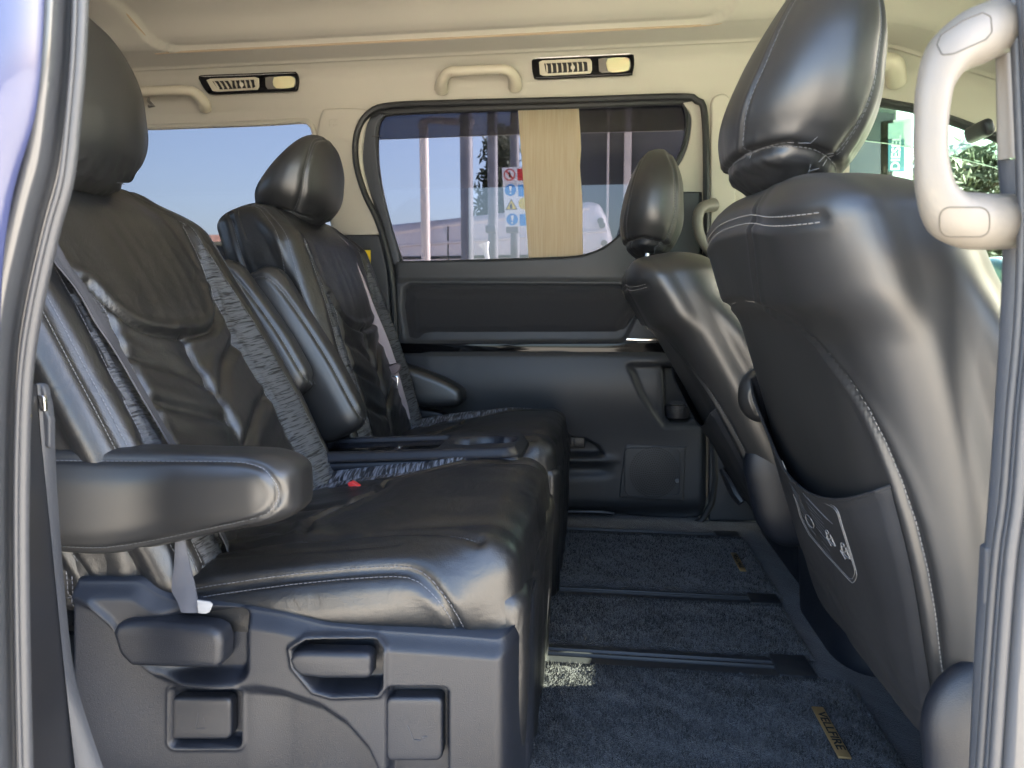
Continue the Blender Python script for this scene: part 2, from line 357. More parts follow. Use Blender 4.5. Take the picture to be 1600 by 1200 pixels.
LAST = {}; SURF = {}
AX = {'x': 0, 'y': 1, 'z': 2}
def soft(name, size, r, m, parent, xf, seams=(), extra=None, disp=None, step=.006, split=None, thread=None, wr=None, tr_=.00045):
    """upholstered pad. seams: (face, polyline, depth, width, stitched[, offset])"""
    h = np.array(size)/2; rv = np.minimum(np.array(r if hasattr(r, '__len__') else (r,)*3, float), h*.999)
    P, N, Fc = rbox(size, rv, step)
    S2 = []
    for s in seams:
        ax = AX[s[0][1]]; sg = 1 if s[0][0] == '+' else -1; o2 = [k for k in range(3) if k != ax]
        L = np.array(s[1], float)
        if len(L) > 2 and not (len(s) > 5 and s[5] == 'raw'): L = spline(L, 24)
        S2.append((ax, sg, o2, L, s[2], s[3], s[4]))
    def D(P, N):
        d = np.zeros(len(P))
        for ax, sg, o2, L, dep, wd, st in S2:
            msk = (sg*N[:, ax]) > .12
            if not msk.any(): continue
            dd = segdist(P[msk][:, o2], L); w = sstep(.12, .45, sg*N[msk, ax])
            d[msk] -= dep*np.exp(-(dd/wd)**2)*w
            if dep > 0: d[msk] += dep*.35*np.exp(-((dd-wd*2.4)/(wd*1.6))**2)*w
        if disp is not None: d = d+disp(P, N)
        return d
    def full(P, N, wn=True):
        d = D(P, N)
        if wr is not None and wn: d = d+wr(P, N)
        Q = P+N*d[:, None]
        if extra is not None: Q = extra(Q, P)
        return xf(Q)
    Wd = full(P, N)
    def surf(axn, sg, pts, of=0.0):
        ax = AX[axn]; oo = [k for k in range(3) if k != ax]
        B = np.zeros((len(pts), 3)); B[:, oo] = pts; B[:, ax] = sg*h[ax]
        inn = np.clip(B, -(h-rv), h-rv); dd = (B-inn)/rv; dd[:, ax] = 0
        rr = np.sqrt(np.clip(1-(dd**2).sum(1), 0, 1)); B2 = B.copy(); B2[:, ax] = sg*((h-rv)[ax]+rv[ax]*rr)
        nn = dd.copy(); nn[:, ax] = sg*rr; nn = nn/rv; nn /= np.maximum(np.linalg.norm(nn, axis=1, keepdims=True), 1e-9)
        return full(B2+nn*np.reshape(of, (-1, 1)), nn)
    LAST['surf'] = surf
    if split is not None:
        mask = split(P[Fc].mean(axis=1), N[Fc].mean(axis=1))
        def sub(Fs):
            u, inv = np.unique(Fs, return_inverse=True); return Wd[u], inv.reshape(Fs.shape)
        o = mk(name, *sub(Fc[~mask]), m, parent, recalc=False)
    else: o = mk(name, Wd, Fc, m, parent, recalc=False)
    o2_ = None
    if split is not None:
        ys = P[Fc].mean(axis=1)[:, 1]
        for mm in (mask & (ys < 0), mask & (ys >= 0)):
            if mm.any(): mk('fabric_insert', *sub(Fc[mm]), thread[1] if isinstance(thread, tuple) else CLOTH, parent, recalc=False)
    tm = thread[0] if isinstance(thread, tuple) else thread
    if tm:
        mb = MB()
        for ax, sg, oo, L, dep, wd, st in S2:
            if not st: continue
            offs = st if isinstance(st, tuple) else (0.0,)
            for of in offs:
                Q = resample(L, .0017)
                if len(Q) < 4: continue
                T = np.gradient(Q, axis=0); T /= np.maximum(np.linalg.norm(T, axis=1, keepdims=True), 1e-9)
                Q = Q+np.stack([-T[:, 1], T[:, 0]], 1)*of
                B = np.zeros((len(Q), 3)); B[:, oo] = Q; B[:, ax] = sg*h[ax]
                # project to the rounded surface along the face axis
                inn = np.clip(B, -(h-rv), h-rv); dd = (B-inn)/rv; dd[:, ax] = 0
                rr = np.sqrt(np.clip(1-(dd**2).sum(1), 0, 1)); B2 = B.copy(); B2[:, ax] = sg*((h-rv)[ax]+rv[ax]*rr)
                nn = dd.copy(); nn[:, ax] = sg*rr; nn = nn/rv; nn /= np.maximum(np.linalg.norm(nn, axis=1, keepdims=True), 1e-9)
                Wp = full(B2+nn*.0009, nn)
                for i in range(0, len(Wp)-3, 3):
                    mb.tube([Wp[i], Wp[i+2]], tr_, 4)
        if mb.v:
            mb.build('stitching', tm, o, smooth=False)['kind'] = 'stuff'
    return o

def xform(center, tilt=0, yaw=0, roll=0):
    M = Matrix.Rotation(yaw, 3, 'Z') @ Matrix.Rotation(-tilt, 3, 'Y') @ Matrix.Rotation(roll, 3, 'X')
    M = np.array(M); c = np.array(center)
    return lambda P: P@M.T+c
# heightfield panels in the XZ plane ---------------------------------------------
def field(name, x0, x1, top, bot, Y, hfn, step, m, parent=None, rim=.0, bx=None):
    nx = int((x1-x0)/step)+1
    xs = np.linspace(x0, x1, nx); ny = int(max(bot(x)-top(x) for x in xs)/step)+1
    V = []; 
    PX = np.repeat(xs[:, None], ny, 1); tt = np.array([top(x) for x in xs])[:, None]; bb = np.array([bot(x) for x in xs])[:, None]
    PY = tt+(bb-tt)*np.linspace(0, 1, ny)[None]
    P = at(PX, PY, Y); hh = hfn(PX, PY)
    dx = 0
    if bx is not None: P[..., 0] += bx(PX, PY)
    P[..., 1] = P[..., 1]-hh
    idx = np.arange(nx*ny).reshape(nx, ny)
    q = np.stack([idx[:-1, :-1], idx[1:, :-1], idx[1:, 1:], idx[:-1, 1:]], -1).reshape(-1, 4)
    V = P.reshape(-1, 3)
    if rim:
        border = np.r_[idx[:, 0], idx[-1, 1:], idx[-2::-1, -1], idx[0, -2:0:-1]]
        k = len(V); Bv = V[border]+np.array([0, rim, 0]); V = np.r_[V, Bv]; nb = len(border)
        q = np.r_[q, np.array([(border[i], k+i, k+(i+1) % nb, border[(i+1) % nb]) for i in range(nb)])]
    return mk(name, V, q, m, parent, angle=None)
def sdr(X, Y, x0, y0, x1, y1, r):
    cx, cy_ = (x0+x1)/2, (y0+y1)/2; qx = np.abs(X-cx)-(x1-x0)/2+r; qy = np.abs(Y-cy_)-(y1-y0)/2+r
    return np.hypot(np.maximum(qx, 0), np.maximum(qy, 0))+np.minimum(np.maximum(qx, qy), 0)-r
def inpoly_sd(X, Y, poly):
    P = np.stack([X.ravel(), Y.ravel()], 1); L = np.array(poly+[poly[0]], float); d = segdist(P, L)
    ins = np.zeros(len(P), bool)
    for a, b in zip(L[:-1], L[1:]):
        c = ((a[1] > P[:, 1]) != (b[1] > P[:, 1])) & (P[:, 0] < (b[0]-a[0])*(P[:, 1]-a[1])/((b[1]-a[1]) or 1e-9)+a[0]); ins ^= c
    return np.where(ins, -d, d).reshape(X.shape)
def interp(pts):
    xs = [p[0] for p in pts]; ys = [p[1] for p in pts]
    return lambda x: float(np.interp(x, xs, ys))
def text_mesh(name, body, size, m, parent, M, depth=.0003, bold=0, align='CENTER', sx=1):
    c = bpy.data.curves.new(name, 'FONT'); c.body = body; c.size = size; c.extrude = depth; c.align_x = align; c.align_y = 'CENTER'; c.offset = bold
    o = bpy.data.objects.new(name+'_src', c); COL.objects.link(o); bpy.context.view_layer.update()
    me = bpy.data.meshes.new_from_object(o.evaluated_get(bpy.context.evaluated_depsgraph_get())); bpy.data.objects.remove(o); bpy.data.curves.remove(c)
    me.name = name
    for v in me.vertices: v.co = M @ Vector((v.co.x*sx, v.co.y, v.co.z))
    me.materials.clear(); me.materials.append(m)
    r = bpy.data.objects.new(name, me); COL.objects.link(r)
    if parent: r.parent = parent; r.location = -off(parent)
    return r
def frame(o, ex, ey):
    ex = Vector(ex).normalized(); ey = Vector(ey).normalized(); ez = ex.cross(ey)
    return Matrix(((ex.x, ey.x, ez.x, o[0]), (ex.y, ey.y, ez.y, o[1]), (ex.z, ey.z, ez.z, o[2]), (0, 0, 0, 1)))

# ================================================================== CABIN SHELL
YW = 1.84   # inner face of the far side
# floor --------------------------------------------------------------------
g = MB().add([(-2.3, .5, -.004), (2.0, .5, -.004), (2.0, 2.0, -.004), (-2.3, 2.0, -.004), (-2.3, .5, -.2), (2.0, .5, -.2), (2.0, 2.0, -.2), (-2.3, 2.0, -.2)],
    [(0, 1, 2, 3), (4, 5, 6, 7), (0, 1, 5, 4), (2, 3, 7, 6), (0, 3, 7, 4), (1, 2, 6, 5)]).build('floor', CARPET, None, False)
tag(g, kind='structure')
def carpet_mat(x0, x1, y0, y1, label, z=.001):
    nx, ny = int((x1-x0)/.008), int((y1-y0)/.008)
    X, Y = np.meshgrid(np.linspace(x0, x1, nx), np.linspace(y0, y1, ny), indexing='ij')
    P = np.stack([X, Y, np.zeros_like(X)], -1).reshape(-1, 3)
    hh = fnoise(P, (14, 30, 1), 3, .0018)+fnoise(P, (160, 160, 1), 5, .0012)
    hh = hh+.0016*np.abs(np.sin((P[:, 0]*.8+P[:, 1]*.62)*95+fnoise(P, (9, 9, 1), 2, 2.2)))
    e = np.minimum.reduce([P[:, 0]-x0, x1-P[:, 0], P[:, 1]-y0, y1-P[:, 1]])
    P[:, 2] = z+.009*sstep(0, .012, e)+hh*sstep(0, .02, e)
    idx = np.arange(nx*ny).reshape(nx, ny); q = np.stack([idx[:-1, :-1], idx[1:, :-1], idx[1:, 1:], idx[:-1, 1:]], -1).reshape(-1, 4)
    t = thing('floor_mat', label, 'floor mat', ((x0+x1)/2, (y0+y1)/2, 0), 'carpet mats between the seat rails')
    mk('carpet_pile', P, q, CARPET, t)
    return t
m1 = carpet_mat(-.60, .37, .50, 1.012, 'blue-grey carpet mat nearest the open door with the larger gold badge')
m2 = carpet_mat(-.60, .34, 1.08, 1.272, 'plain carpet strip without badge, between the two wide floor rails')
m3 = carpet_mat(-.60, .35, 1.322, 1.655, 'carpet strip by the far door carrying the small distant gold badge')
# tufts of carpet in front (fine fibre relief)
def fibres(x0, x1, y0, y1, n, t):
    mb = MB()
    for i in range(n):
        x, y = random.uniform(x0, x1), random.uniform(y0, y1); a = random.uniform(0, 6.28); l = random.uniform(.0012, .0022)
        lx, ly = random.uniform(-.003, .003), random.uniform(-.003, .003)
        mb.add([(x-l*math.cos(a), y-l*math.sin(a), .008), (x+l*math.cos(a), y+l*math.sin(a), .008), (x+lx, y+ly, random.uniform(.0125, .0165))], [(0, 1, 2)])
    o = mb.build('carpet_fibres', CARPET, t, False, None); o['kind'] = 'stuff'
fibres(-.12, .36, .76, 1.005, 30000, m1); fibres(-.12, .33, 1.087, 1.265, 14000, m2); fibres(-.14, .34, 1.33, 1.65, 14000, m3)
def badge(x, y0, y1, w, t):
    b = MB().box((x, (y0+y1)/2, .0155), (w, abs(y1-y0), .003), None, .0008).build('badge_plate', GOLD, t)
    L = abs(y1-y0)
    M = frame((x, (y0+y1)/2, .0174), (0, -1, 0), (1, 0, 0))
    text_mesh('lettering', 'VELLFIRE', w*.98, BLACKP, b, M, .0002, w*.012, sx=L*.86/(w*.98*4.45))
Mrot = 0
badge(.294, .815, .922, .0150, m1); badge(.296, 1.42, 1.527, .0125, m3)
def rail(y0, y1, x1, label, cap=True):
    t = thing('floor_rail', label, 'floor rail', (0, (y0+y1)/2, 0), 'seat rails along the floor')
    w = y1-y0
    prof = [(0, 0), (.002, .006), (.25*w, .0085), (.3*w, .004), (.42*w, .004), (.45*w, .009), (.52*w, .009), (.55*w, .004), (.68*w, .004), (.72*w, .008), (.97*w, .0065), (w, 0)]
    vs = []; 
    for X in (-.9, x1): vs += [(X, y0+a, b) for a, b in prof]
    k = len(prof); mk('rail_channel', vs, [(i, i+1, k+i+1, k+i) for i in range(k-1)]+[tuple(range(k)), tuple(range(k, 2*k))], RAIL, t, True, True, 20)
    MB().box((x1+.02, (y0+y1)/2, .006), (.055, w+.006, .010), None, .003).build('end_cap', RAIL, t)
rail(1.016, 1.076, .275, 'nearest dark floor rail, between the badged mat and the plain carpet strip')
rail(1.276, 1.318, .29, 'middle dark floor rail crossing the carpet')
rail(1.66, 1.70, .29, 'farthest dark floor rail lying along the far sliding door')

# headliner ----------------------------------------------------------------------
def head():
    xs = np.r_[np.linspace(-2.3, -1.4, 12), np.linspace(-1.38, .5, 180), np.linspace(.52, 1.10, 30)]
    prof = spline([(1.842, 1.084), (1.839, 1.11), (1.828, 1.165), (1.806, 1.189), (1.79, 1.1945), (1.75, 1.1960), (1.70, 1.198), (1.67, 1.204), (1.60, 1.242), (1.45, 1.265), (1.2, 1.275), (.8, 1.27), (.6, 1.25), (.52, 1.20), (.50, 1.12)], 170)
    ny = len(prof); X = np.repeat(xs[:, None], ny, 1); Y = np.repeat(prof[None, :, 0], len(xs), 0); Z = np.repeat(prof[None, :, 1], len(xs), 0).copy()
    # recessed centre with a crisp lip
    d = np.minimum(1.705-Y, Y-.7); ex = np.minimum(X+1.13, .29-X); dd = np.where((d < .09) & (ex < .09), .09-np.hypot(.09-d, .09-ex), np.minimum(d, ex))
    Z += .014*sstep(-.001, .006, dd)
    # soft groove line of the cove
    Z -= .0045*np.exp(-((Y-1.792)/.006)**2)
    # roof falls towards the windscreen
    Z = Z-np.interp(X, [.5, .673, .931, 1.4, 2.0], [0, .031, .121, .33, .55])
    P = np.stack([X, Y, Z], -1).reshape(-1, 3); idx = np.arange(len(xs)*ny).reshape(len(xs), ny)
    q = np.stack([idx[:-1, :-1], idx[1:, :-1], idx[1:, 1:], idx[:-1, 1:]], -1).reshape(-1, 4)
    o = mk('ceiling', P, q, HEADL); tag(o, kind='structure')
    # outer roof skin above
    r = MB().box((-.6, 1.17, 1.32), (3.4, 1.5, .03), None, .01).build('roof', PAINT); tag(r, kind='structure')
    # thin warm-beige line along the recess edge
    L = []
    for t in np.linspace(0, 1, 120): L.append((-1.2+1.5*t, 1.7045, 1.2715))
    L = spline([(-1.13, 1.58, 1.258), (-1.122, 1.66, 1.22), (-1.095, 1.697, 1.200), (-1.04, 1.7045, 1.1995), (.0, 1.7045, 1.1995), (.22, 1.7045, 1.1995), (.27, 1.69, 1.203), (.285, 1.65, 1.228), (.292, 1.58, 1.262)], 120)
    e = MB().tube(L, .0028, 6).build('recess_edge_line', EDGEW); e.parent = o
head()

# far wall: beige band with the quarter window and the door opening ---------------
DOOR = [(578, 176), (610, 165), (700, 161), (900, 156), (1060, 151), (1088, 157), (1101, 180), (1104, 320), (1102, 560), (1098, 812), (850, 812), (620, 812), (618, 650), (619, 520), (611, 420), (592, 350), (569, 300), (556, 250), (559, 205)]
def door_loop(Y, grow=0):
    P = np.array(DOOR, float); c = np.array((840., 480.)); d = P-c
    P = P+np.sign(d)*grow*np.array([1, 1]); return P
QWIN = [(60, 207), (235, 199), (400, 193), (470, 189), (486, 194), (492, 212), (497, 260), (520, 345), (524, 372), (500, 379), (335, 382), (60, 390)]
outer = pts_at([(-420, 172), (0, 172), (540, 171), (1300, 140), (1330, 150), (1320, 600), (1310, 860), (700, 860), (-420, 860)], YW)
outer[0].z = outer[1].z = outer[2].z = outer[3].z = 1.088
hd = pts_at(resample(spline(DOOR, 60, True), 14), YW); hq = pts_at(resample(spline(QWIN, 60, True), 12), YW)
# split: beige top / grey bottom at y = 365
wall = plate('wall', outer, [hd, hq], .03, BEIGE); tag(wall, kind='structure')
def bevel_lip(loop, m, parent, w=.006): return ringlip('window_lip', loop, w, w, m, parent)
bevel_lip(hq, BEIGE, wall, .008)
# overlapping beige pillar cover with an edge (raised)
pc = [(505, 176), (522, 171), (565, 171), (580, 178), (572, 200), (567, 250), (578, 300), (592, 345), (596, 366), (528, 366), (520, 340), (505, 262), (498, 215)]
def cap(name, pts, Y, th, m, parent, bev=.004, n=60, raw=False):
    L = resample(spline(pts, n, True) if not raw else np.array(pts+[pts[0]], float), 6)
    if np.linalg.norm(L[0]-L[-1]) < 5: L = L[:-1]
    lo = at(L[:, 0], L[:, 1], Y); c = lo.mean(0)
    # inset loops toward the inside for a rounded edge
    d = np.roll(lo, -1, 0)-np.roll(lo, 1, 0); nrm = np.stack([d[:, 2], 0*d[:, 0], -d[:, 0]], 1); nrm /= np.maximum(np.linalg.norm(nrm, axis=1, keepdims=True), 1e-9)
    area = np.sum(lo[:, 0]*np.roll(lo[:, 2], -1)-np.roll(lo[:, 0], -1)*lo[:, 2])
    if area < 0: nrm = -nrm
    nrm = -nrm
    from mathutils.geometry import tessellate_polygon
    rings = []
    for k in range(5):
        t = k/4*math.pi/2; rings.append(lo+nrm*bev*(1-math.cos(t))+np.array([0, -(th-bev)-bev*math.sin(t), 0]) if k else lo+np.array([0, -(th-bev), 0]))
    rings = [lo]+rings
    n_ = len(lo); V = np.concatenate(rings); fs = []
    for r_ in range(len(rings)-1):
        for i in range(n_): j = (i+1) % n_; fs.append((r_*n_+i, r_*n_+j, (r_+1)*n_+j, (r_+1)*n_+i))
    base = (len(rings)-1)*n_
    tr = tessellate_polygon([[Vector((p[0], p[2], 0)) for p in rings[-1]]])
    fs += [tuple(base+i for i in t) for t in tr]
    return mk(name, V, fs, m, parent, True, True, 50)
cap('pillar_cover', pc, YW, .012, BEIGE, wall, .006)
ct = [(150, 386), (335, 384), (500, 381), (520, 374), (528, 368), (596, 368), (608, 420), (616, 520), (616, 650), (616, 830), (150, 830)]
q = cap('quarter_trim', ct, YW, .02, DOORPL, wall, .006, raw=True)
# embossed square mark on the pillar (airbag panel texture is unreadable): tiny grid of raised dots
mb = MB()
for i in range(5):
    for j in range(5):
        if (i*j) % 3 != 1: mb.box(A1(514+i*3, 187+j*2.4, YW-.0125), (.0022, .001, .0022))
mb.build('embossed_mark', BEIGE, wall)
# front B pillar on the far side
bp = [(1106, 150), (1330, 140), (1330, 420), (1325, 700), (1320, 860), (1100, 860), (1106, 560), (1108, 320)]
cap('pillar_cover', [(1112, 156), (1136, 152), (1146, 200), (1146, 400), (1112, 402), (1109, 320), (1110, 190)], YW, .014, BEIGE, wall, .006)
cap('lower_pillar_cover', [(1108, 405), (1200, 405), (1210, 600), (1215, 812), (1106, 812), (1108, 600)], YW, .016, DOORPL, wall, .006, raw=True)
# rubber door seal
sl_ = pts_at(resample(spline(DOOR, 120, True), 8), YW-.012)
ds = ringlip('door_seal', sl_, .0085, .012, RUBBER); tag(ds, 'black rubber weatherstrip framing the opening of the far sliding door', 'door seal')

# label on quarter trim
t = thing('warning_label', 'small yellow warning label on the dark trim beside the far belt', 'label', A1(569, 408, YW-.021))
pl = MB().box(A1(572, 408, YW-.0215), (.026, .0012, .058)).build('label_sheet', YEL, t, False)
mb = MB(); c0 = A1(571, 401, YW-.0228)
mb.tube([c0+Vector((.006*math.cos(a), 0, .006*math.sin(a))) for a in np.linspace(0, 6.283, 17)], .0006, 4)
mb.tube([c0+Vector((-.004, 0, .004)), c0+Vector((.004, 0, -.004))], .0006, 4)
for k in range(7): mb.box(A1(572, 412+k*1.9, YW-.0224), (.019-.004*(k % 3 == 2), .0003, .0012))
for k in range(6): mb.box(A1(565+k*2.6, 388.5, YW-.0224), (.0026, .0003, .003))
mb.build('label_print', BLACKP, pl, False)

# ================================================================== FAR SLIDING DOOR
sdr_ = thing('sliding_door', 'closed far sliding door with tinted window, dark cloth panel and wood-look strip', 'car door', (-.2, YW, 0))
WIN = [(612, 178), (700, 174), (900, 168), (1050, 162), (1066, 163), (1073, 180), (1072, 210), (1062, 242), (1042, 272), (1010, 310), (985, 345), (968, 368), (945, 387), (915, 399), (880, 403), (760, 407), (640, 410), (629, 408), (620, 385), (605, 335), (594, 285), (589, 240), (590, 198), (597, 184)]
wl = pts_at(resample(spline(WIN, 60, True), 9), YW+.012)
# upper frame: dark grey around the window (door upper), beige on the right like the photo
P = resample(spline(DOOR[:6]+[(1101, 178), (1103, 240), (1104, 330), (1104, 405), (900, 411), (615, 412), (606, 400), (592, 350), (569, 300), (557, 250), (560, 205)], 80, True), 9)
fl = pts_at(P, YW+.012)
fr_ = plate('window_frame', fl, [wl], .02, DOORPL, sdr_)
# thin inner reveal, black
ringlip('window_gasket', wl, .004, .006, RUBBER, sdr_)
# the beige upright right of the glass
cap('upright_trim', [(1064, 158), (1088, 160), (1098, 182), (1100, 300), (1100, 395), (1060, 398), (1000, 396), (968, 392), (980, 370), (1016, 318), (1048, 276), (1068, 246), (1078, 212), (1079, 180)], YW+.0118, .006, BEIGE, sdr_, .003)
# side pillar strip on the left (two-tone inner channel)
cap('channel_trim', [(600, 180), (588, 184), (571, 200), (566, 250), (580, 300), (600, 350), (613, 408), (626, 408), (612, 350), (597, 290), (590, 240), (590, 200)], YW+.0118, .012, PILLARPL, sdr_, .003)
MB().box(A1(590, 213, YW-.004), (.03, .002, .0015)).build('channel_joint', BLACKP, sdr_)
cap('top_channel', [(600, 168), (700, 164), (900, 159), (1064, 154), (1064, 162), (900, 169), (700, 175), (606, 179)], YW+.0118, .010, RUBBER, sdr_, .002)
gl = pts_at(resample(spline(WIN, 60, True), 9), YW+.022)
glass = plate('window_pane', gl, [], .004, TINT, sdr_)
# outside acrylic visor over the top of the glass
vs_ = [(560, 150), (1120, 130), (1120, 200), (1066, 204), (800, 210), (592, 218), (560, 219)]
v3 = pts_at(vs_, YW+.06)
plate('wind_deflector', v3, [], .003, VISOR, sdr_)
MB().tube(pts_at([(560, 219), (592, 218), (800, 210.5), (1066, 204)], YW+.058), .0011, 5).build('deflector_edge', WHITE, sdr_)

top = interp([(612, 411), (628, 409), (760, 408), (880, 404), (915, 400), (945, 388), (968, 369), (985, 346), (1010, 312), (1040, 300), (1103, 300)])
bot = interp([(612, 800), (860, 797), (960, 803), (1060, 812), (1103, 806)])
INS = [(634, 452), (640, 445), (700, 444), (985, 446), (1004, 452), (1006, 470), (990, 500), (976, 528), (965, 533), (650, 534), (638, 528), (632, 480)]
def doorh(X, Y):
    h = np.zeros_like(X)
    h += .012*sstep(432, 445, Y)*(1-sstep(1000, 1100, X)*.2)                      # ledge below the glass
    h += .004*sstep(440, 412, Y)
    h += .010*sstep(546, 556, Y)
    h += .035*np.exp(-((Y-600)/70)**2)*sstep(620, 680, X)*(1-sstep(1020, 1100, X))  # belly
    d = inpoly_sd(X, Y, INS); h -= .013*sstep(4, -3, d)
    # scooped corner curving round the cup nook
    d2 = inpoly_sd(X, Y, [(985, 570), (1120, 570), (1120, 660), (1038, 660), (1020, 640), (1002, 610)])
    h -= .016*sstep(8, -4, d2)
    # cup holder nook
    d3 = inpoly_sd(X, Y, [(1034, 572), (1082, 570), (1084, 640), (1078, 655), (1066, 658), (1046, 657), (1038, 648)])
    h -= .045*sstep(2, -4, d3)
    # pull pocket
    d4 = inpoly_sd(X, Y, [(800, 678), (885, 679), (915, 683), (935, 694), (943, 707), (935, 710), (800, 711)])
    h -= .038*sstep(2, -4, d4)
    h += .010*np.exp(-((Y-716)/6)**2)*(1-sstep(935, 975, X))
    h -= .012*np.exp(-((Y-732)/9)**2)*(1-sstep(935, 965, X))
    h -= .030*sstep(770, 806, Y)**2
    h -= .02*sstep(1092, 1103, X)+.012*sstep(622, 613, X)
    return h
dp = field('door_trim', 612, 1103, top, bot, YW, doorh, 3.0, DOORPL, sdr_, rim=.03)
plate('door_skin', pts_at([(520, 420), (1200, 420), (1200, 860), (520, 860)], YW+.07), [], .01, PAINT, sdr_)
# cloth insert, padded
def ins_h(X, Y):
    d = inpoly_sd(X, Y, INS); return .006*sstep(0, -7, d)+.008*sstep(-12, -26, d)*1.0
P_ = INS
def blob(name, poly, Y, hfn, step, m, parent):
    xs = [p[0] for p in poly]; ys = [p[1] for p in poly]
    X, Yp = np.meshgrid(np.arange(min(xs), max(xs)+step, step), np.arange(min(ys), max(ys)+step, step), indexing='ij')
    d = inpoly_sd(X, Yp, poly); P = at(X, Yp, Y); P[..., 1] -= hfn(X, Yp)
    idx = np.arange(X.size).reshape(X.shape); keep = (d < step*.9)
    q = np.stack([idx[:-1, :-1], idx[1:, :-1], idx[1:, 1:], idx[:-1, 1:]], -1).reshape(-1, 4)
    kk = keep.ravel(); q = q[kk[q].all(axis=1)]
    return mk(name, P.reshape(-1, 3), q, m, parent)
blob('cloth_panel', INS, YW-.001, ins_h, 2.2, CLOTH, sdr_)
# wood-look gloss strip
MB()
tr = [(622, 536), (700, 537), (800, 536.5), (960, 536), (1010, 534), (1046, 536), (1052, 546), (1046, 556), (1010, 556), (960, 554), (800, 553), (700, 552), (622, 551)]
cap('wood_strip', tr, YW-.024, .010, GLOSS, sdr_, .002, raw=True)
MB().box(A1(1010, 530.5, YW-.03), (.105, .01, .009), None, .003).build('inner_handle', CHROME, sdr_)
MB().box(A1(1010, 534.5, YW-.03), (.045, .012, .005), None, .001).build('handle_catch', DARKPL, sdr_)
# speaker
sp_ = cap('speaker_grille', [(978, 694), (985, 693), (1066, 697), (1070, 704), (1067, 776), (1060, 781), (975, 776), (968, 770), (975, 706)], YW-.018, .012, DOORPL, sdr_, .004)
cap('speaker_cone', [(1022+38*math.cos(a), 738+40*math.sin(a)) for a in np.linspace(0, 6.283, 33)[:-1]], YW-.0295, .0016, DOORPL, sp_, .0006, raw=True)
mb = MB(); c = (1022, 738)
for ring in range(1, 12):
    k = int(ring*6.3)
    for i in range(k):
        a = 2*math.pi*i/k; mb.box(A1(c[0]+ring*3.4*math.cos(a), c[1]+ring*3.5*math.sin(a), YW-.0314), (.0034, .0012, .0034))
so = mb.build('speaker_mesh', BLACKP, sp_); so['kind'] = 'stuff'
ringlip('speaker_rim', pts_at(rrect(976, 700, 1063, 774, 10), YW-.030), .0016, .0018, DOORPL, sp_)
MB().tube([A1(1058, 751, YW-.029), A1(1058, 751, YW-.034)], .0055, 12).build('speaker_bolt', DOORPL, sp_)
# cup in nook and storage tray handle on floor edge
cu = MB(); cc = A1(1058, 640, YW+.0)
cu.tube([cc+Vector((0, 0, -.02)), cc+Vector((0, 0, .012))], [.03, .034], 24)
cu.build('cup_holder', DARKPL, sdr_)
for k in range(6): MB().box(A1(1058, 628+k*3.4, YW-.033), (.03, .0015, .0018)).build('cup_rib', DOORPL, sdr_)
mb = MB()
mb.box(A1(888, 690, YW+.0), (.09, .02, .03), None, .003); mb.build('pocket_switch', DARKPL, sdr_)
for i in range(5): MB().box(A1(878+i*5, 690, YW-.0115), (.0055, .0015, .018), None, .0005).build('switch_rib', DOORPL, sdr_)
MB().tube([A1(870, 799, YW-.02), A1(940, 800, YW-.024), A1(960, 803, YW-.022)], [.004, .006, .004], 8).build('sill_lip', DARKPL, sdr_)

# paper strip on the inside of the window
pe = [(809, 166), (850, 165), (904, 164), (905, 180), (907, 210), (908, 232), (906, 260), (909, 300), (910, 318), (910, 360), (911, 401), (870, 403.5), (826, 406), (824, 370), (820, 320), (816, 260), (812, 210)]
pp = plate('paper_strip', pts_at(resample(np.array(pe+[pe[0]], float), 6)[:-1], YW+.010), [], .002, PAPER)
tag(pp, 'pale cream wood-grained paper strip covering part of the far door window', 'paper strip')

# ================================================================== QUARTER WINDOW
qw = plate('rear_side_window', pts_at(resample(spline(QWIN, 60, True), 12), YW+.024), [], .004, TINTR)
tag(qw, 'tinted rear side window with sky behind the headrests', 'window')

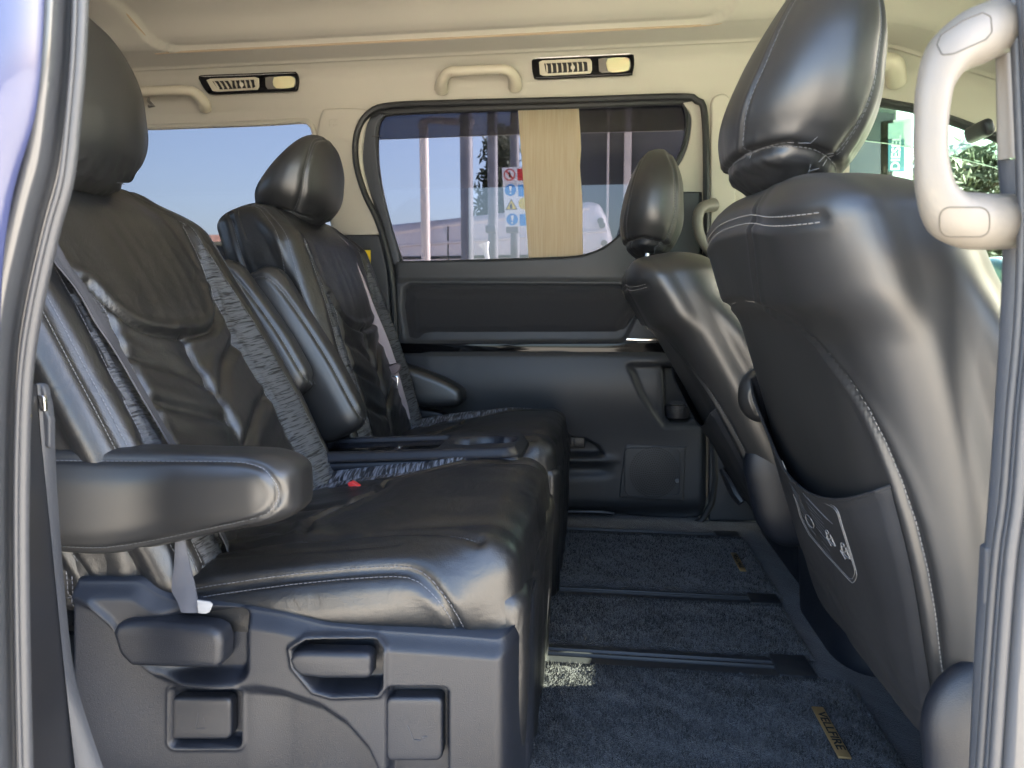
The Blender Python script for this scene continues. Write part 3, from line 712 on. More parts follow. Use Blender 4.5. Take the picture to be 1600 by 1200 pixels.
# ================================================================== VENT + LAMP UNITS
def vent_unit(x0, x1, ya, yb, label, Y, slant=0, lit=0):
    c = A1((x0+x1)/2, (ya+yb)/2, Y)
    t = thing('ceiling_vent', label, 'vent and lamp', c, 'air vents with lamps above the windows')
    w = (x1-x0); H = yb-ya; sk = slant
    def q(fx, fy): return (x0+fx*w+sk*(fy-.5)*2 if fx < .3 else x0+fx*w, ya+fy*H+(-.10*H*(fx-.5)*2)*1.0)
    def poly(L): return [q(*p) for p in L]
    B = [(0.0, .2), (.02, .08), (.06, 0), (.5, 0), (.95, 0), (.99, .12), (1, .5), (.985, .88), (.95, 1), (.5, 1), (.07, 1), (.03, .9), (.01, .75)]
    bz = cap('bezel', poly(B), Y, .010, GLOSS, t, .003)
    cap('chrome_edge', poly([(.02, .02), (.95, .02), (.98, .08), (.95, .07), (.05, .08)]), Y-.0095, .003, CHROME, t, .001, raw=True)
    G = [(.07, .25), (.1, .18), (.56, .18), (.585, .25), (.59, .75), (.57, .84), (.12, .86), (.08, .8)]
    gr = cap('vent_frame', poly(G), Y-.008, .006, BEIGEPL, t, .002, raw=True)
    cap('vent_recess', poly([(.12, .30), (.55, .30), (.555, .72), (.14, .74)]), Y-.0125, .002, BLACKP, gr, .0004, raw=True)
    for k in range(9):
        f = .135+k*.0505
        cap('vane', poly([(f, .27), (f+.016, .27), (f+.026, .78), (f+.010, .78)]), Y-.0138, .006, BEIGEPL, gr, .0006, raw=True)
    kb = q(.40, .52); MB().tube([A1(kb[0], kb[1], Y-.016), A1(kb[0], kb[1], Y-.026)], .0055, 12).build('vent_knob', BEIGEPL, gr)
    Lp = [(.65, .22), (.68, .18), (.93, .18), (.965, .3), (.965, .72), (.93, .82), (.68, .84), (.655, .75)]
    lf = cap('lamp_frame', poly(Lp), Y-.008, .004, BEIGELT, t, .002, raw=True)
    cap('lamp_lens', poly([(.74, .22), (.93, .22), (.955, .5), (.93, .78), (.76, .80), (.73, .5)]), Y-.0115, .004, LENS, lf, .002)
    return t
vent_unit(831, 991, 86, 122, 'black-rimmed vent and lamp unit above the middle of the far door window', 1.826)
vent_unit(317, 468, 116, 146, 'black-rimmed vent and lamp unit above the rear side window', 1.826, slant=7)

# ================================================================== GRAB HANDLES
def grab(pts, r, label, Y, sr=None, m=BEIGEPL, base=None):
    P = [A1(px, py, Y+dy) for px, py, dy in pts]
    c = sum(P, Vector())/len(P); t = thing('grab_handle', label, 'grab handle', c, 'beige grab handles')
    L = spline([tuple(p) for p in P], 50); rr = np.interp(np.linspace(0, 1, len(L)), np.linspace(0, 1, len(r)), r)
    MB().tube(L, list(rr), 18, ry=1.0).build('grip', m, t)
    return t, L
t, L = grab([(690, 140, .012), (692, 126, -.018), (702, 113, -.040), (725, 111, -.045), (770, 109, -.045), (792, 110, -.040), (803, 121, -.018), (805, 136, .012)], [.018, .0155, .013, .0118, .0115, .0118, .013, .0155, .018], 'beige grab handle on the trim above the far door window', 1.815)
for px in (706, 782):
    MB().tube([A1(px, 104, 1.775), A1(px-1, 118, 1.762)], .0006, 4).build('joint_line', EDGEW, t)
t, L = grab([(165, 150, .012), (170, 146, -.035), (205, 144, -.045), (285, 141, -.045), (305, 146, -.03), (318, 160, -.008), (320, 168, .012)], [.017, .0135, .0125, .0125, .0135, .016, .017], 'beige grab handle above the rear side window, partly behind the headrest', 1.815)
MB().tube([A1(232, 154, 1.81), A1(232, 158, 1.775), A1(240, 166, 1.768), A1(233, 166, 1.775)], .0045, 8).build('coat_hook', BEIGELT, t)
t, L = grab([(1345, 110, .01), (1350, 100, -.03), (1385, 97, -.035), (1397, 103, -.03), (1401, 128, .01)], [.018, .018, .020, .022, .022], 'stubby beige handle end showing right of the tall near headrest', 1.80)
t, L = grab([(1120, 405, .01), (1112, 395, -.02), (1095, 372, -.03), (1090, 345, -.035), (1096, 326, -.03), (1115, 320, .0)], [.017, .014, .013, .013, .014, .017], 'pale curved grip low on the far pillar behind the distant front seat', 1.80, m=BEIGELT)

# ================================================================== SECOND ROW SEATS
TB = R(31.5)
def off3(c, Yc): return (c[0], Yc, c[1])
def ray_plane(px, py, p0, nrm):
    d = at(px, py, 1.0)-np.array([0, 0, CZ]); o = np.array([0, 0, CZ]); p0 = np.array(p0); nrm = np.array(nrm)
    t = ((p0-o)@nrm)/(d@nrm); return o+d*t

def rear_seat(Yc, label, grp, bc, TB, Bs=.02, BH=.60, BW=.465):
    t = thing('captain_seat', label, 'car seat', (-.30, Yc, 0), grp)
    xb = xform((bc[0], Yc, bc[1]), TB)
    def taper(Q, P):
        Q = Q.copy(); u = np.clip((P[:, 2]+.30)/.60, 0, 1)
        w = 1-.09*sstep(.80, 1.0, u)-.04*sstep(.3, 0, u); Q[:, 1] *= w
        Q[:, 0] += .012*np.sin(u*math.pi)*1.0-.03*sstep(.8, 1, u)*(P[:, 0] > 0)
        return Q
    def dsp(P, N):
        y, z = P[:, 1], P[:, 2]; f = sstep(.1, .6, N[:, 0])
        b = Bs*sstep(.13, .185, np.abs(y))*(1-sstep(.18, .28, z))            # side bolsters
        pad = .014*np.exp(-((z-.13)/.13)**4)*np.exp(-(y/.15)**6)               # shoulder pad
        lum = .010*np.exp(-((z+.12)/.10)**2)*np.exp(-(y/.14)**4)
        ch = -.008*np.exp(-(y/.02)**2)*(z < .0)
        return (b+pad+lum+ch)*f
    def wrk(P, N):
        f = sstep(.2, .7, N[:, 0])*(np.abs(P[:, 1]) < .14)
        # diagonal tension wrinkles running down to the centre seam
        Q = np.stack([P[:, 1]*0, np.abs(P[:, 1])*9, (P[:, 2]+np.abs(P[:, 1])*-.55)*30], 1)
        w = fnoise(Q, (1, 1, 1), 4, 1.0)
        a = -np.abs(w)*.0045*f*sstep(.06, -.04, P[:, 2])
        Q2 = np.stack([P[:, 1]*26, P[:, 1]*0, P[:, 2]*5], 1)
        a += -np.abs(fnoise(Q2, (1, 1, 1), 9, 1.0))*.0028*f*sstep(-.02, .03, P[:, 2])*sstep(.24, .1, P[:, 2])
        a += fnoise(P, (14, 14, 14), 2, .0015)
        return a
    def fab(C, N):
        y, z = np.abs(C[:, 1]), C[:, 2]
        inner = .125+.0*z; 
        inner = np.where(z > .03, .125+.045*sstep(.03, .20, z), .125+.012*sstep(.03, -.3, z)); outer_ = .172+.030*sstep(.19, -.28, z)
        return (N[:, 0] > .3) & (y > inner) & (y < outer_) & (z < .19)
    smile = [(-.128, .075), (-.11, .035), (-.07, .008), (0, 0), (.07, .006), (.11, .03), (.126, .07)]
    seams = [('+x', smile, .009, .0048, False), ('+x', [(0, 0), (.004, -.12), (0, -.29)], .006, .0045, (0.0,)),
             ('+x', [(-.125, -.02), (-.06, -.045), (-.005, -.075)], .004, .008, False), ('+x', [(.12, -.015), (.06, -.05), (.008, -.10)], .005, .007, False),
             ('+x', [(-.12, -.085), (-.05, -.115), (-.004, -.13)], .0045, .007, False), ('+x', [(.12, -.11), (.07, -.13), (.006, -.175)], .006, .007, False),
             ('+x', [(-.12, -.16), (-.06, -.185), (-.004, -.195)], .005, .007, False), ('+x', [(-.11, -.235), (-.05, -.25)], .004, .008, False)]
    for s in (-1, 1):
        seams += [('+x', [(s*.150, .28), (s*.168, .20), (s*.160, .19), (s*.150, .12), (s*.125, .03), (s*.132, -.1), (s*.147, -.29)], .004, .004, (0.0,)),
                  ('+x', [(s*.172, .19), (s*.178, .10), (s*.189, -.05), (s*.203, -.28)], .003, .003, (0.0,)),
                  ('+x', [(s*.196, .28), (s*.208, .1), (s*.212, -.1), (s*.212, -.29)], .0035, .0035, (-.0035, .0035)),
                  ('+y' if s > 0 else '-y', [(-.02, .27), (-.03, 0), (-.02, -.28)], .003, .004, (0.0,))]
    bo = soft('backrest', (.14, BW, BH), (.040, .040, .030), LEATHER, t, xb, seams, taper, dsp, .0040, fab, (DARKTHREAD, CRINK_BACK), wrk)
    SURF[t.name] = LAST['surf']
    # seat cushion
    xc = xform((-.300, Yc+.006, .221), R(8))
    def cd(P, N):
        x, y = P[:, 0], P[:, 1]; f = sstep(.1, .6, N[:, 2]); g = sstep(.2, .7, -N[:, 1]*np.sign(1))
        d = .007*np.exp(-(y/.17)**4)*np.exp(-((x-.05)/.2)**4)*f+.017*sstep(.12, .19, y)*sstep(.21, .05, x)*f
        d += .012*np.exp(-((x-.11)/.11)**2)*np.exp(-(y/.14)**4)*f
        d += -.004*np.exp(-((np.abs(y)-.155)/.012)**2)*f
        sidef = sstep(.2, .8, np.abs(N[:, 1])); d += .016*np.exp(-((P[:, 2]-.012)/.032)**2)*sidef*(1-sstep(.16, .205, x))
        return d
    def cw(P, N):
        f = sstep(.3, .8, N[:, 2]); a = fnoise(P, (13, 13, 13), 12, .0028)
        Q = np.stack([P[:, 0]*40+P[:, 1]*26, P[:, 1]*9-P[:, 0]*6, P[:, 2]], 1)
        a += -np.abs(fnoise(Q, (1, 1, 1), 1, 1))*.0065*f*np.exp(-((P[:, 0]-.0)/.11)**2)*np.exp(-((P[:, 1]+.10)/.05)**2)
        a += -np.abs(fnoise(P, (8, 16, 5), 6, 1))*.005*f*sstep(-.05, -.2, P[:, 0])
        fr = sstep(.4, .9, N[:, 0]); a += fnoise(P, (5, 40, 9), 8, .003)*fr
        return a
    def cfab(C, N):
        x, y = C[:, 0], np.abs(C[:, 1]); inner = .132+.052*sstep(-.02, .155, x)-.022*sstep(-.0, -.2, x); outer_ = .187+.04*x
        return (N[:, 2] > .3) & (C[:, 1] > inner) & (C[:, 1] < outer_) & (x < .15)
    cs = [('+z', [(-.03, -.135), (-.045, -.08), (-.01, -.03), (.01, .02), (.0, .07), (.04, .12), (.10, .15)], .008, .0048, False),
          ('+z', [(-.01, -.03), (-.07, -.02), (-.12, .0)], .004, .007, False), ('+z', [(.0, .07), (-.05, .1), (-.10, .12)], .003, .006, False),
          ('+z', [(-.2, -.09), (-.14, -.05), (-.13, .02)], .005, .009, False), ('+z', [(-.17, -.12), (-.10, -.10), (-.06, -.12)], .005, .008, False),
          ('+x', [(-.21, -.03), (-.1, -.012), (.1, -.012), (.21, -.03)], .003, .004, (0.0,))]
    for s in (-1, 1):
        f = '+y' if s > 0 else '-y'
        cs += [('+z', [(-.22, s*.15), (-.05, s*.150), (.08, s*.165), (.15, s*.185), (.19, s*.205)], .004, .004, (0.0,)),
               ('+z', [(-.20, s*.178), (-.05, s*.190), (.10, s*.195)], .002, .003, False),
               (f, [(-.22, .0), (-.17, .033), (-.05, .042), (.08, .043), (.13, .036), (.155, .01), (.163, -.03), (.165, -.06)], .0055, .0045, (-.004, .004)),
               (f, [(-.2, -.035), (-.13, -.048), (-.06, -.058)], .003, .003, (0.0,))]
    soft('seat_cushion', (.455, .45, .125), (.038, .036, .036), LEATHER, t, xc, cs, None, cd, .0040, cfab, (DARKTHREAD, CRINK_SEAT), cw)
    # front valance of the cover hanging down to the floor
    def vw(P, N): return fnoise(P, (6, 34, 5), 3, .006)*sstep(.3, .8, N[:, 0])+fnoise(P, (20, 20, 8), 7, .0025)
    soft('front_valance', (.05, .43, .27), (.02, .02, .02), LEATHER, t, xform((-.098, Yc-.002, .125), R(-2)),
         [('+x', [(-.18, -.13), (-.185, .0), (-.17, .12)], .004, .004, (0.0,)), ('-y', [(.0, .12), (.003, -.12)], .003, .003, (0.0,))], None, None, .006, None, DARKTHREAD, vw)
    # lower back cover
    soft('back_skirt', (.20, .445, .11), (.03, .025, .03), LEATHER, t, xform((-.575, Yc-.004, .268), R(4)), [('-y', [(.01, -.05), (.012, .05)], .004, .003, (-.003, .003)), ('-y', [(-.08, -.032), (.03, -.034), (.07, -.02)], .003, .003, (0.0,))],
         None, None, .006, None, DARKTHREAD, lambda P, N: fnoise(P, (18, 18, 26), 1, .005))
    return t

def headrest(t, c, size, tilt, front=1, name='headrest', sc=1, slim=.42, tp=.08):
    """wedge-shaped padded headrest; thick at the bottom, the rear face slopes"""
    def ex(Q, P):
        Q = Q.copy(); u = (P[:, 2]+size[2]/2)/size[2]
        k = 1-slim*sstep(.15, 1.05, u)
        fr = size[0]/2
        Q[:, 0] = fr-(fr-Q[:, 0])*k
        Q[:, 1] *= 1-tp*sstep(.45, 1, u)-.06*sstep(.35, 0, u)
        Q[:, 2] -= .004*np.cos(np.clip(Q[:, 1]/size[1]*2, -1, 1)*1.5)*0
        return Q
    w, H = size[1], size[2]
    sm = []
    for s in (-1, 1):
        f = '+y' if s > 0 else '-y'
        sm += [('+x', [(s*w*.30, -H*.46), (s*w*.40, -H*.2), (s*w*.41, H*.15), (s*w*.30, H*.38), (s*w*.1, H*.46)], .004, .0035, (-.002, .002)),
               ('-x', [(s*w*.20, -H*.36), (s*w*.30, -H*.1), (s*w*.31, H*.15), (s*w*.24, H*.36), (s*w*.1, H*.44)], .003, .003, (0.0,)),
               (f, [(-size[0]*.36, -H*.34), (0, -H*.36), (size[0]*.3, -H*.42)], .004, .004, (0.0,))]
    sm += [('-x', [(-w*.48, -H*.33), (-w*.2, -H*.345), (w*.2, -H*.345), (w*.48, -H*.33)], .004, .004, (0.0,))]
    o = soft(name, size, (size[0]*.48, size[1]*.46, size[2]*.44), LEATHER2, t, xform(c, tilt), sm, ex, None, .0045, None, DARKTHREAD,
             lambda P, N: fnoise(P, (16, 16, 16), 5, .0016)+(-np.abs(fnoise(P, (26, 60, 60), 8, 1))*.004)*sstep(-H*.2, -H*.45, P[:, 2]))
    return o

GR = 'black leather second-row captain seats'
seatA = rear_seat(.88, 'near reclined black leather captain seat with its armrest folded down beside the open doorway', GR, (-.641, .467), R(29.5))
# copy for the far seat before the extras are added
seatB = rear_seat(1.46, 'far black leather captain seat beside the sliding door, its inner armrest folded up', GR, (-.598, .478), R(19), BH=.575, BW=.425)
headrest(seatA, (-.724, .868, .815), (.165, .265, .24), R(6))
headrest(seatB, (-.655, 1.465, .822), (.175, .24, .195), R(-3), slim=.55)
for st, (x, y) in ((seatA, (-.745, .868)), (seatB, (-.665, 1.465))):
    for dy in (-.05, .05): MB().tube([(x-.005, y+dy, .69), (x, y+dy, .78)], .006, 10).build('headrest_post', CHROME, st)

# armrest of the near seat (down)
def arm(t, c, size, tilt, taper=.0, roll=0, name='armrest', seam=True, thr=DARKTHREAD, m=LEATHER2):
    L, w, H = size
    def ex(Q, P):
        Q = Q.copy(); u = sstep(-L*.2, L*.5, P[:, 0]); Q[:, 2] = H/2-(H/2-Q[:, 2])*(1-taper*u); return Q
    sm = [(f, [(-L*.49, H*.40), (L*.2, H*.415), (L*.38, H*.38), (L*.44, H*.2), (L*.45, -H*.1), (L*.38, -H*.33), (L*.1, -H*.41), (-L*.49, -H*.42)], .003, .0025, (0.0,)) for f in ('-y', '+y')]
    return soft(name, size, (H*.40, w*.36, H*.30), m, t, xform(c, tilt, 0, roll), sm if seam else (), ex, lambda P, N: .005*sstep(.5, 1, np.abs(N[:, 1]))*np.exp(-((P[:, 2])/(H*.35))**4), .0045, None, thr,
                lambda P, N: fnoise(P, (12, 12, 12), 3, .0012))
arm(seatA, (-.472, .668, .343), (.345, .072, .114), R(0), .36)
# folded-up inner armrests
def fold(t, px, py, Y, L, w, H, tilt, label=None):
    c = A1(px, py, Y); o = arm(t, tuple(c), (L, w, H), tilt, .12, 0, 'folded_armrest'); return o
fold(seatA, 401, 518, 1.150, .27, .050, .100, R(180-60))
fold(seatB, 474, 552, 1.205, .34, .055, .108, R(180-62))
# far seat: outer armrest lowered, wedge shape
wp = [(600, 560), (632, 566), (690, 586), (722, 603), (728, 615), (724, 628), (700, 633), (655, 630), (600, 612)]
cap('outer_armrest', wp, 1.74, .06, LEATHER2, seatB, .018)
wp2 = [(600, 622), (640, 634), (690, 642), (700, 652), (680, 662), (600, 672)]
cap('armrest_bracket', wp2, 1.75, .03, DARKPL, seatB, .006)

# plastic side shield of the near seat -------------------------------------------------
topA = interp([(90, 914), (205, 914), (235, 934), (262, 946), (380, 958), (440, 968), (500, 984), (600, 994), (700, 1001), (780, 1008), (805, 1000), (818, 985), (822, 984)])
_tx = np.arange(60, 860); _ty = np.array([topA(x) for x in _tx]); _k = np.exp(-(np.arange(-24, 25)/10.)**2); _k /= _k.sum()
_ty = np.convolve(np.pad(_ty, 24, 'edge'), _k, 'valid'); topA = lambda x: float(np.interp(x, _tx, _ty))
def basehf(X, Y):
    h = np.zeros_like(X)
    h += .012*sstep(0, 26, Y-np.vectorize(topA)(X))-.012          # rounded top edge
    # sweeping crease, the surface above it stands proud to the right and recedes to the left
    cr = np.interp(X, [90, 140, 175, 205, 240, 290, 380, 480], [930, 945, 975, 1020, 1052, 1068, 1074, 1090])
    left = sstep(-10, 16, Y-cr)*(1-sstep(360, 470, X)); h -= .006*left
    h += .006*np.exp(-((Y-cr)/7)**2)*(1-sstep(330, 400, X))*sstep(110, 150, X)
    d = sdr(X, Y, 198, 958, 386, 1066, 22); h -= .018*sstep(4, -14, d)*sstep(225, 300, X)
    d = inpoly_sd(X, Y, [(458, 1014), (478, 1001), (585, 1004), (598, 1014), (598, 1072), (590, 1082), (520, 1084), (492, 1076), (462, 1040)]); h -= .026*sstep(2, -7, d); h += .004*np.exp(-((d-4)/3.5)**2)
    d = sdr(X, Y, 261, 1078, 373, 1172, 9); h -= .020*sstep(2, -5, d); h += .0022*np.exp(-((d-3)/3)**2)
    d = sdr(X, Y, 603, 1074, 700, 1240, 10); h -= .020*sstep(2, -5, d)
    # lower arch
    ar = np.interp(X, [90, 380, 440, 500, 540, 575, 600], [1230, 1076, 1088, 1108, 1135, 1175, 1230]); 
    h -= .012*sstep(-12, 12, Y-ar)*sstep(380, 450, X)*(1-sstep(560, 600, X)*0)*(X < 602)
    h -= .06*sstep(765, 819, X)**2.2
    h -= .03*sstep(110, 88, X)
    return h
sb = field('side_shield', 88, 817, topA, lambda x: 1262, .629, basehf, 3.0, PLASTIC, seatA, rim=.06)
cap('recline_lever', [(197, 975), (203, 962), (220, 957), (260, 957), (345, 966), (360, 974), (365, 990), (364, 1020), (357, 1029), (300, 1029), (225, 1026), (207, 1008)], .640, .023, PLASTIC, seatA, .008, raw=True)
cap('slide_lever', [(462, 1018), (470, 1008), (482, 1006), (580, 1008), (588, 1014), (588, 1044), (582, 1048), (515, 1048), (480, 1044), (468, 1034)], .642, .018, PLASTIC, seatA, .006, raw=True)
MB().box(A1(500, 1055, .662), (.018, .01, .012), None, .002).build('lever_stem', DARKPL, seatA)
pb = cap('fold_button', rrect(266, 1081, 370, 1146, 9), .651, .012, PLASTIC, seatA, .004, raw=True)
pt = cap('slide_button', rrect(609, 1078, 696, 1176, 10), .647, .015, PLASTIC, seatA, .004, raw=True)
def glyph(P, Y, parent, s=1):
    mb = MB()
    for L in P: mb.tube([A1(a, b_, Y) for a, b_ in L], .0004, 4)
    return mb.build('seat_symbol', MATS['faint_print'], parent, False)
glyph([[(310, 1112), (308, 1128), (306, 1136)], [(307, 1139), (322, 1138)], [(318, 1120), (320, 1128)]], .6385, pb)
glyph([[(636, 1133), (640, 1140), (646, 1156), (658, 1157)], [(658, 1150), (664, 1156)], [(661, 1151), (668, 1151)]], .6315, pt)
MB().box(A1(320, 1232, .70), (.4, .05, .05), None, .006).build('base_rail', DARKPL, seatA)
for s_ in (seatA, seatB):
    y = .88 if s_ is seatA else 1.46
    MB().box((-.33, y, .10), (.42, .36, .19), None, .02).build('seat_base', DARKPL, s_).location = -off(s_)

# belts ----------------------------------------------------------------------------
def belt(name, Lp, Rp, m, parent, Y, th=.0016, n=40):
    """strap between two pixel edges; Y may vary along it"""
    A = spline([tuple(A1(p[0], p[1], y)) for p, y in zip(Lp, Y)], n); B = spline([tuple(A1(p[0], p[1], y+.004)) for p, y in zip(Rp, Y)], n)
    k = 9; vs = []; fs = []
    for a, b_ in zip(A, B):
        for j in range(k):
            u = j/(k-1); p = a+(b_-a)*u; vs.append(p+np.array([0, -.0012*math.sin(u*math.pi*1), 0]))
    N = len(A); 
    for i in range(N-1):
        for j in range(k-1): fs.append((i*k+j, i*k+j+1, (i+1)*k+j+1, (i+1)*k+j))
    M_ = len(vs); vs += [v+np.array([.0003, th, 0]) for v in vs]; fs += [tuple(M_+i for i in f[::-1]) for f in list(fs)]
    for i in range(N-1):
        fs.append((i*k, (i+1)*k, M_+(i+1)*k, M_+i*k)); fs.append((i*k+k-1, M_+i*k+k-1, M_+(i+1)*k+k-1, (i+1)*k+k-1))
    return mk(name, vs, fs, m, parent, True, True, 50)
bt = thing('seat_belt', 'grey belt hanging over the near backrest and emerging below the lowered armrest', 'seat belt', A1(240, 700, .70))
def drape(name, surf, path, w, m, parent, lift=.006):
    """strap lying on a backrest, path in the backrest's own (across, up) coordinates"""
    C = spline(path, 60); T = np.gradient(C, axis=0); T /= np.linalg.norm(T, axis=1, keepdims=True); Nn = np.stack([-T[:, 1], T[:, 0]], 1)
    k = 9; g = np.linspace(-.5, .5, k); P = (C[:, None]+Nn[:, None]*g[None, :, None]*w).reshape(-1, 2)
    mid_ = surf('x', 1, C, lift); V = surf('x', 1, P, lift).reshape(len(C), k, 3)
    V = V*.25+(mid_[:, None]+(V[:, -1]-V[:, 0])[:, None]*g[None, :, None])*.75; V2 = V.copy(); V2[..., 0] += .0018; n_ = len(C)
    idx = np.arange(n_*k).reshape(n_, k); q = np.stack([idx[:-1, :-1], idx[1:, :-1], idx[1:, 1:], idx[:-1, 1:]], -1).reshape(-1, 4); o_ = n_*k
    side = [(idx[i, j], idx[i+1, j], o_+idx[i+1, j], o_+idx[i, j]) for i in range(n_-1) for j in (0, k-1)]
    return mk(name, np.r_[V.reshape(-1, 3), V2.reshape(-1, 3)], np.r_[q, q+o_, np.array(side)], m, parent, True, True, 50)
drape('shoulder_strap', SURF['captain_seat'], [(-.205, .26), (-.185, .15), (-.172, .0), (-.160, -.15), (-.150, -.275)], .024, BELT, bt, .009)
belt('lap_strap', [(274, 838), (272, 880), (268, 920), (277, 940), (283, 957)], [(286, 832), (293, 870), (301, 905), (307, 935), (311, 957)], BELT, bt, [.655, .650, .642, .634, .628])
tg = cap('cloth_tag', [(309, 937), (331, 940), (333, 944), (327, 958), (311, 958)], .630, .0016, TAGW, bt, .0005, raw=True)
bb = thing('seat_belt', 'mauve-grey belt with chrome-buckled tongue hanging across the far seat by the sliding door', 'seat belt', A1(612, 590, 1.6))
belt('shoulder_strap', [(527, 366), (548, 420), (566, 470), (583, 520), (597, 572)], [(543, 380), (566, 430), (585, 480), (604, 525), (619, 567)], BELT2, bb, [1.58, 1.56, 1.55, 1.55, 1.555])
belt('lap_strap', [(606, 582), (614, 610), (622, 640), (627, 658)], [(622, 580), (630, 610), (637, 635), (641, 655)], BELT2, bb, [1.555, 1.56, 1.58, 1.59])
tn = cap('belt_tongue', [(596, 573), (604, 574), (622, 567), (628, 570), (627, 578), (620, 584), (604, 587), (597, 584)], 1.552, .010, BELTPL, bb, .003, raw=True)
ringlip('tongue_plate', pts_at(rrect(610, 588, 621, 607, 3), 1.548), .0018, .0014, CHROME, bb)
bk = thing('belt_buckle', 'red-topped belt buckle lying at the inner edge of the near seat cushion', 'belt buckle', A1(555, 762, 1.0))
cap('buckle_body', [(541, 757), (548, 752), (566, 763), (560, 778), (536, 775)], 1.000, .014, DARKPL, bk, .003, raw=True)
cap('release_button', [(546, 753), (553, 750), (568, 760), (563, 764), (550, 761)], .992, .010, RED, bk, .002, raw=True)
tg = cap('cloth_tag', [(473, 712), (482, 711), (478, 731), (470, 732)], 1.085, .001, TAGW, None, .0003, raw=True)
tag(tg, 'tiny white cloth tag sticking out of the seam behind the near armrest', 'tag')
tg = cap('cloth_tag', [(545, 670), (553, 667), (552, 683), (543, 684)], 1.255, .001, TAGW, None, .0003, raw=True)
tag(tg, 'tiny white cloth tag on the lower corner of the far backrest', 'tag')

# ================================================================== CENTRE TRAY WITH CUP HOLDERS
ctr = thing('centre_tray', 'dark plastic tray table with smoked lid and cup holder between the two captain seats', 'console', (-.3, 1.15, 0))
def tray():
    nx, ny = 230, 70; X, Y = np.meshgrid(np.linspace(-.52, -.125, nx), np.linspace(1.060, 1.228, ny), indexing='ij')
    d = sdr(X, Y, -.56, 1.060, -.125, 1.228, .03); z = .330-.014*sstep(-.012, 0, d)
    z = z-.012*sstep(.0, -.004, sdr(X, Y, -.50, 1.080, -.262, 1.210, .012))+.0*X
    c1 = np.hypot((X+.195), (Y-1.144))-.040; c2 = sdr(X, Y, -.250, 1.116, -.140, 1.172, .020); c = np.minimum(c1, c2)
    z = z-.004*sstep(.006, .0, c)-.016*sstep(.001, -.004, c2)-.045*sstep(.001, -.004, c1)
    P = np.stack([X, Y, z], -1).reshape(-1, 3)
    keep = (d.ravel() < .001); idx = np.arange(nx*ny).reshape(nx, ny)
    q = np.stack([idx[:-1, :-1], idx[1:, :-1], idx[1:, 1:], idx[:-1, 1:]], -1).reshape(-1, 4); q = q[keep[q].all(axis=1)]
    mk('tray_top', P, q, PLASTIC, ctr)
    MB().box((-.322, 1.144, .307), (.394, .164, .020), None, .010).build('tray_skirt', PLASTIC, ctr)
    MB().box((-.340, 1.146, .278), (.36, .14, .034), None, .008).build('tray_underside', DARKPL, ctr)
    MB().box((-.381, 1.145, .3205), (.236, .128, .002), None, .0008).build('smoked_lid', GLOSS, ctr)
    MB().box((-.30, 1.15, .12), (.20, .08, .26), None, .015).build('pedestal', DARKPL, ctr)
tray()
for c_ in children(ctr):
    for v in c_.data.vertices: v.co.z += .055*(v.co.x+.13)

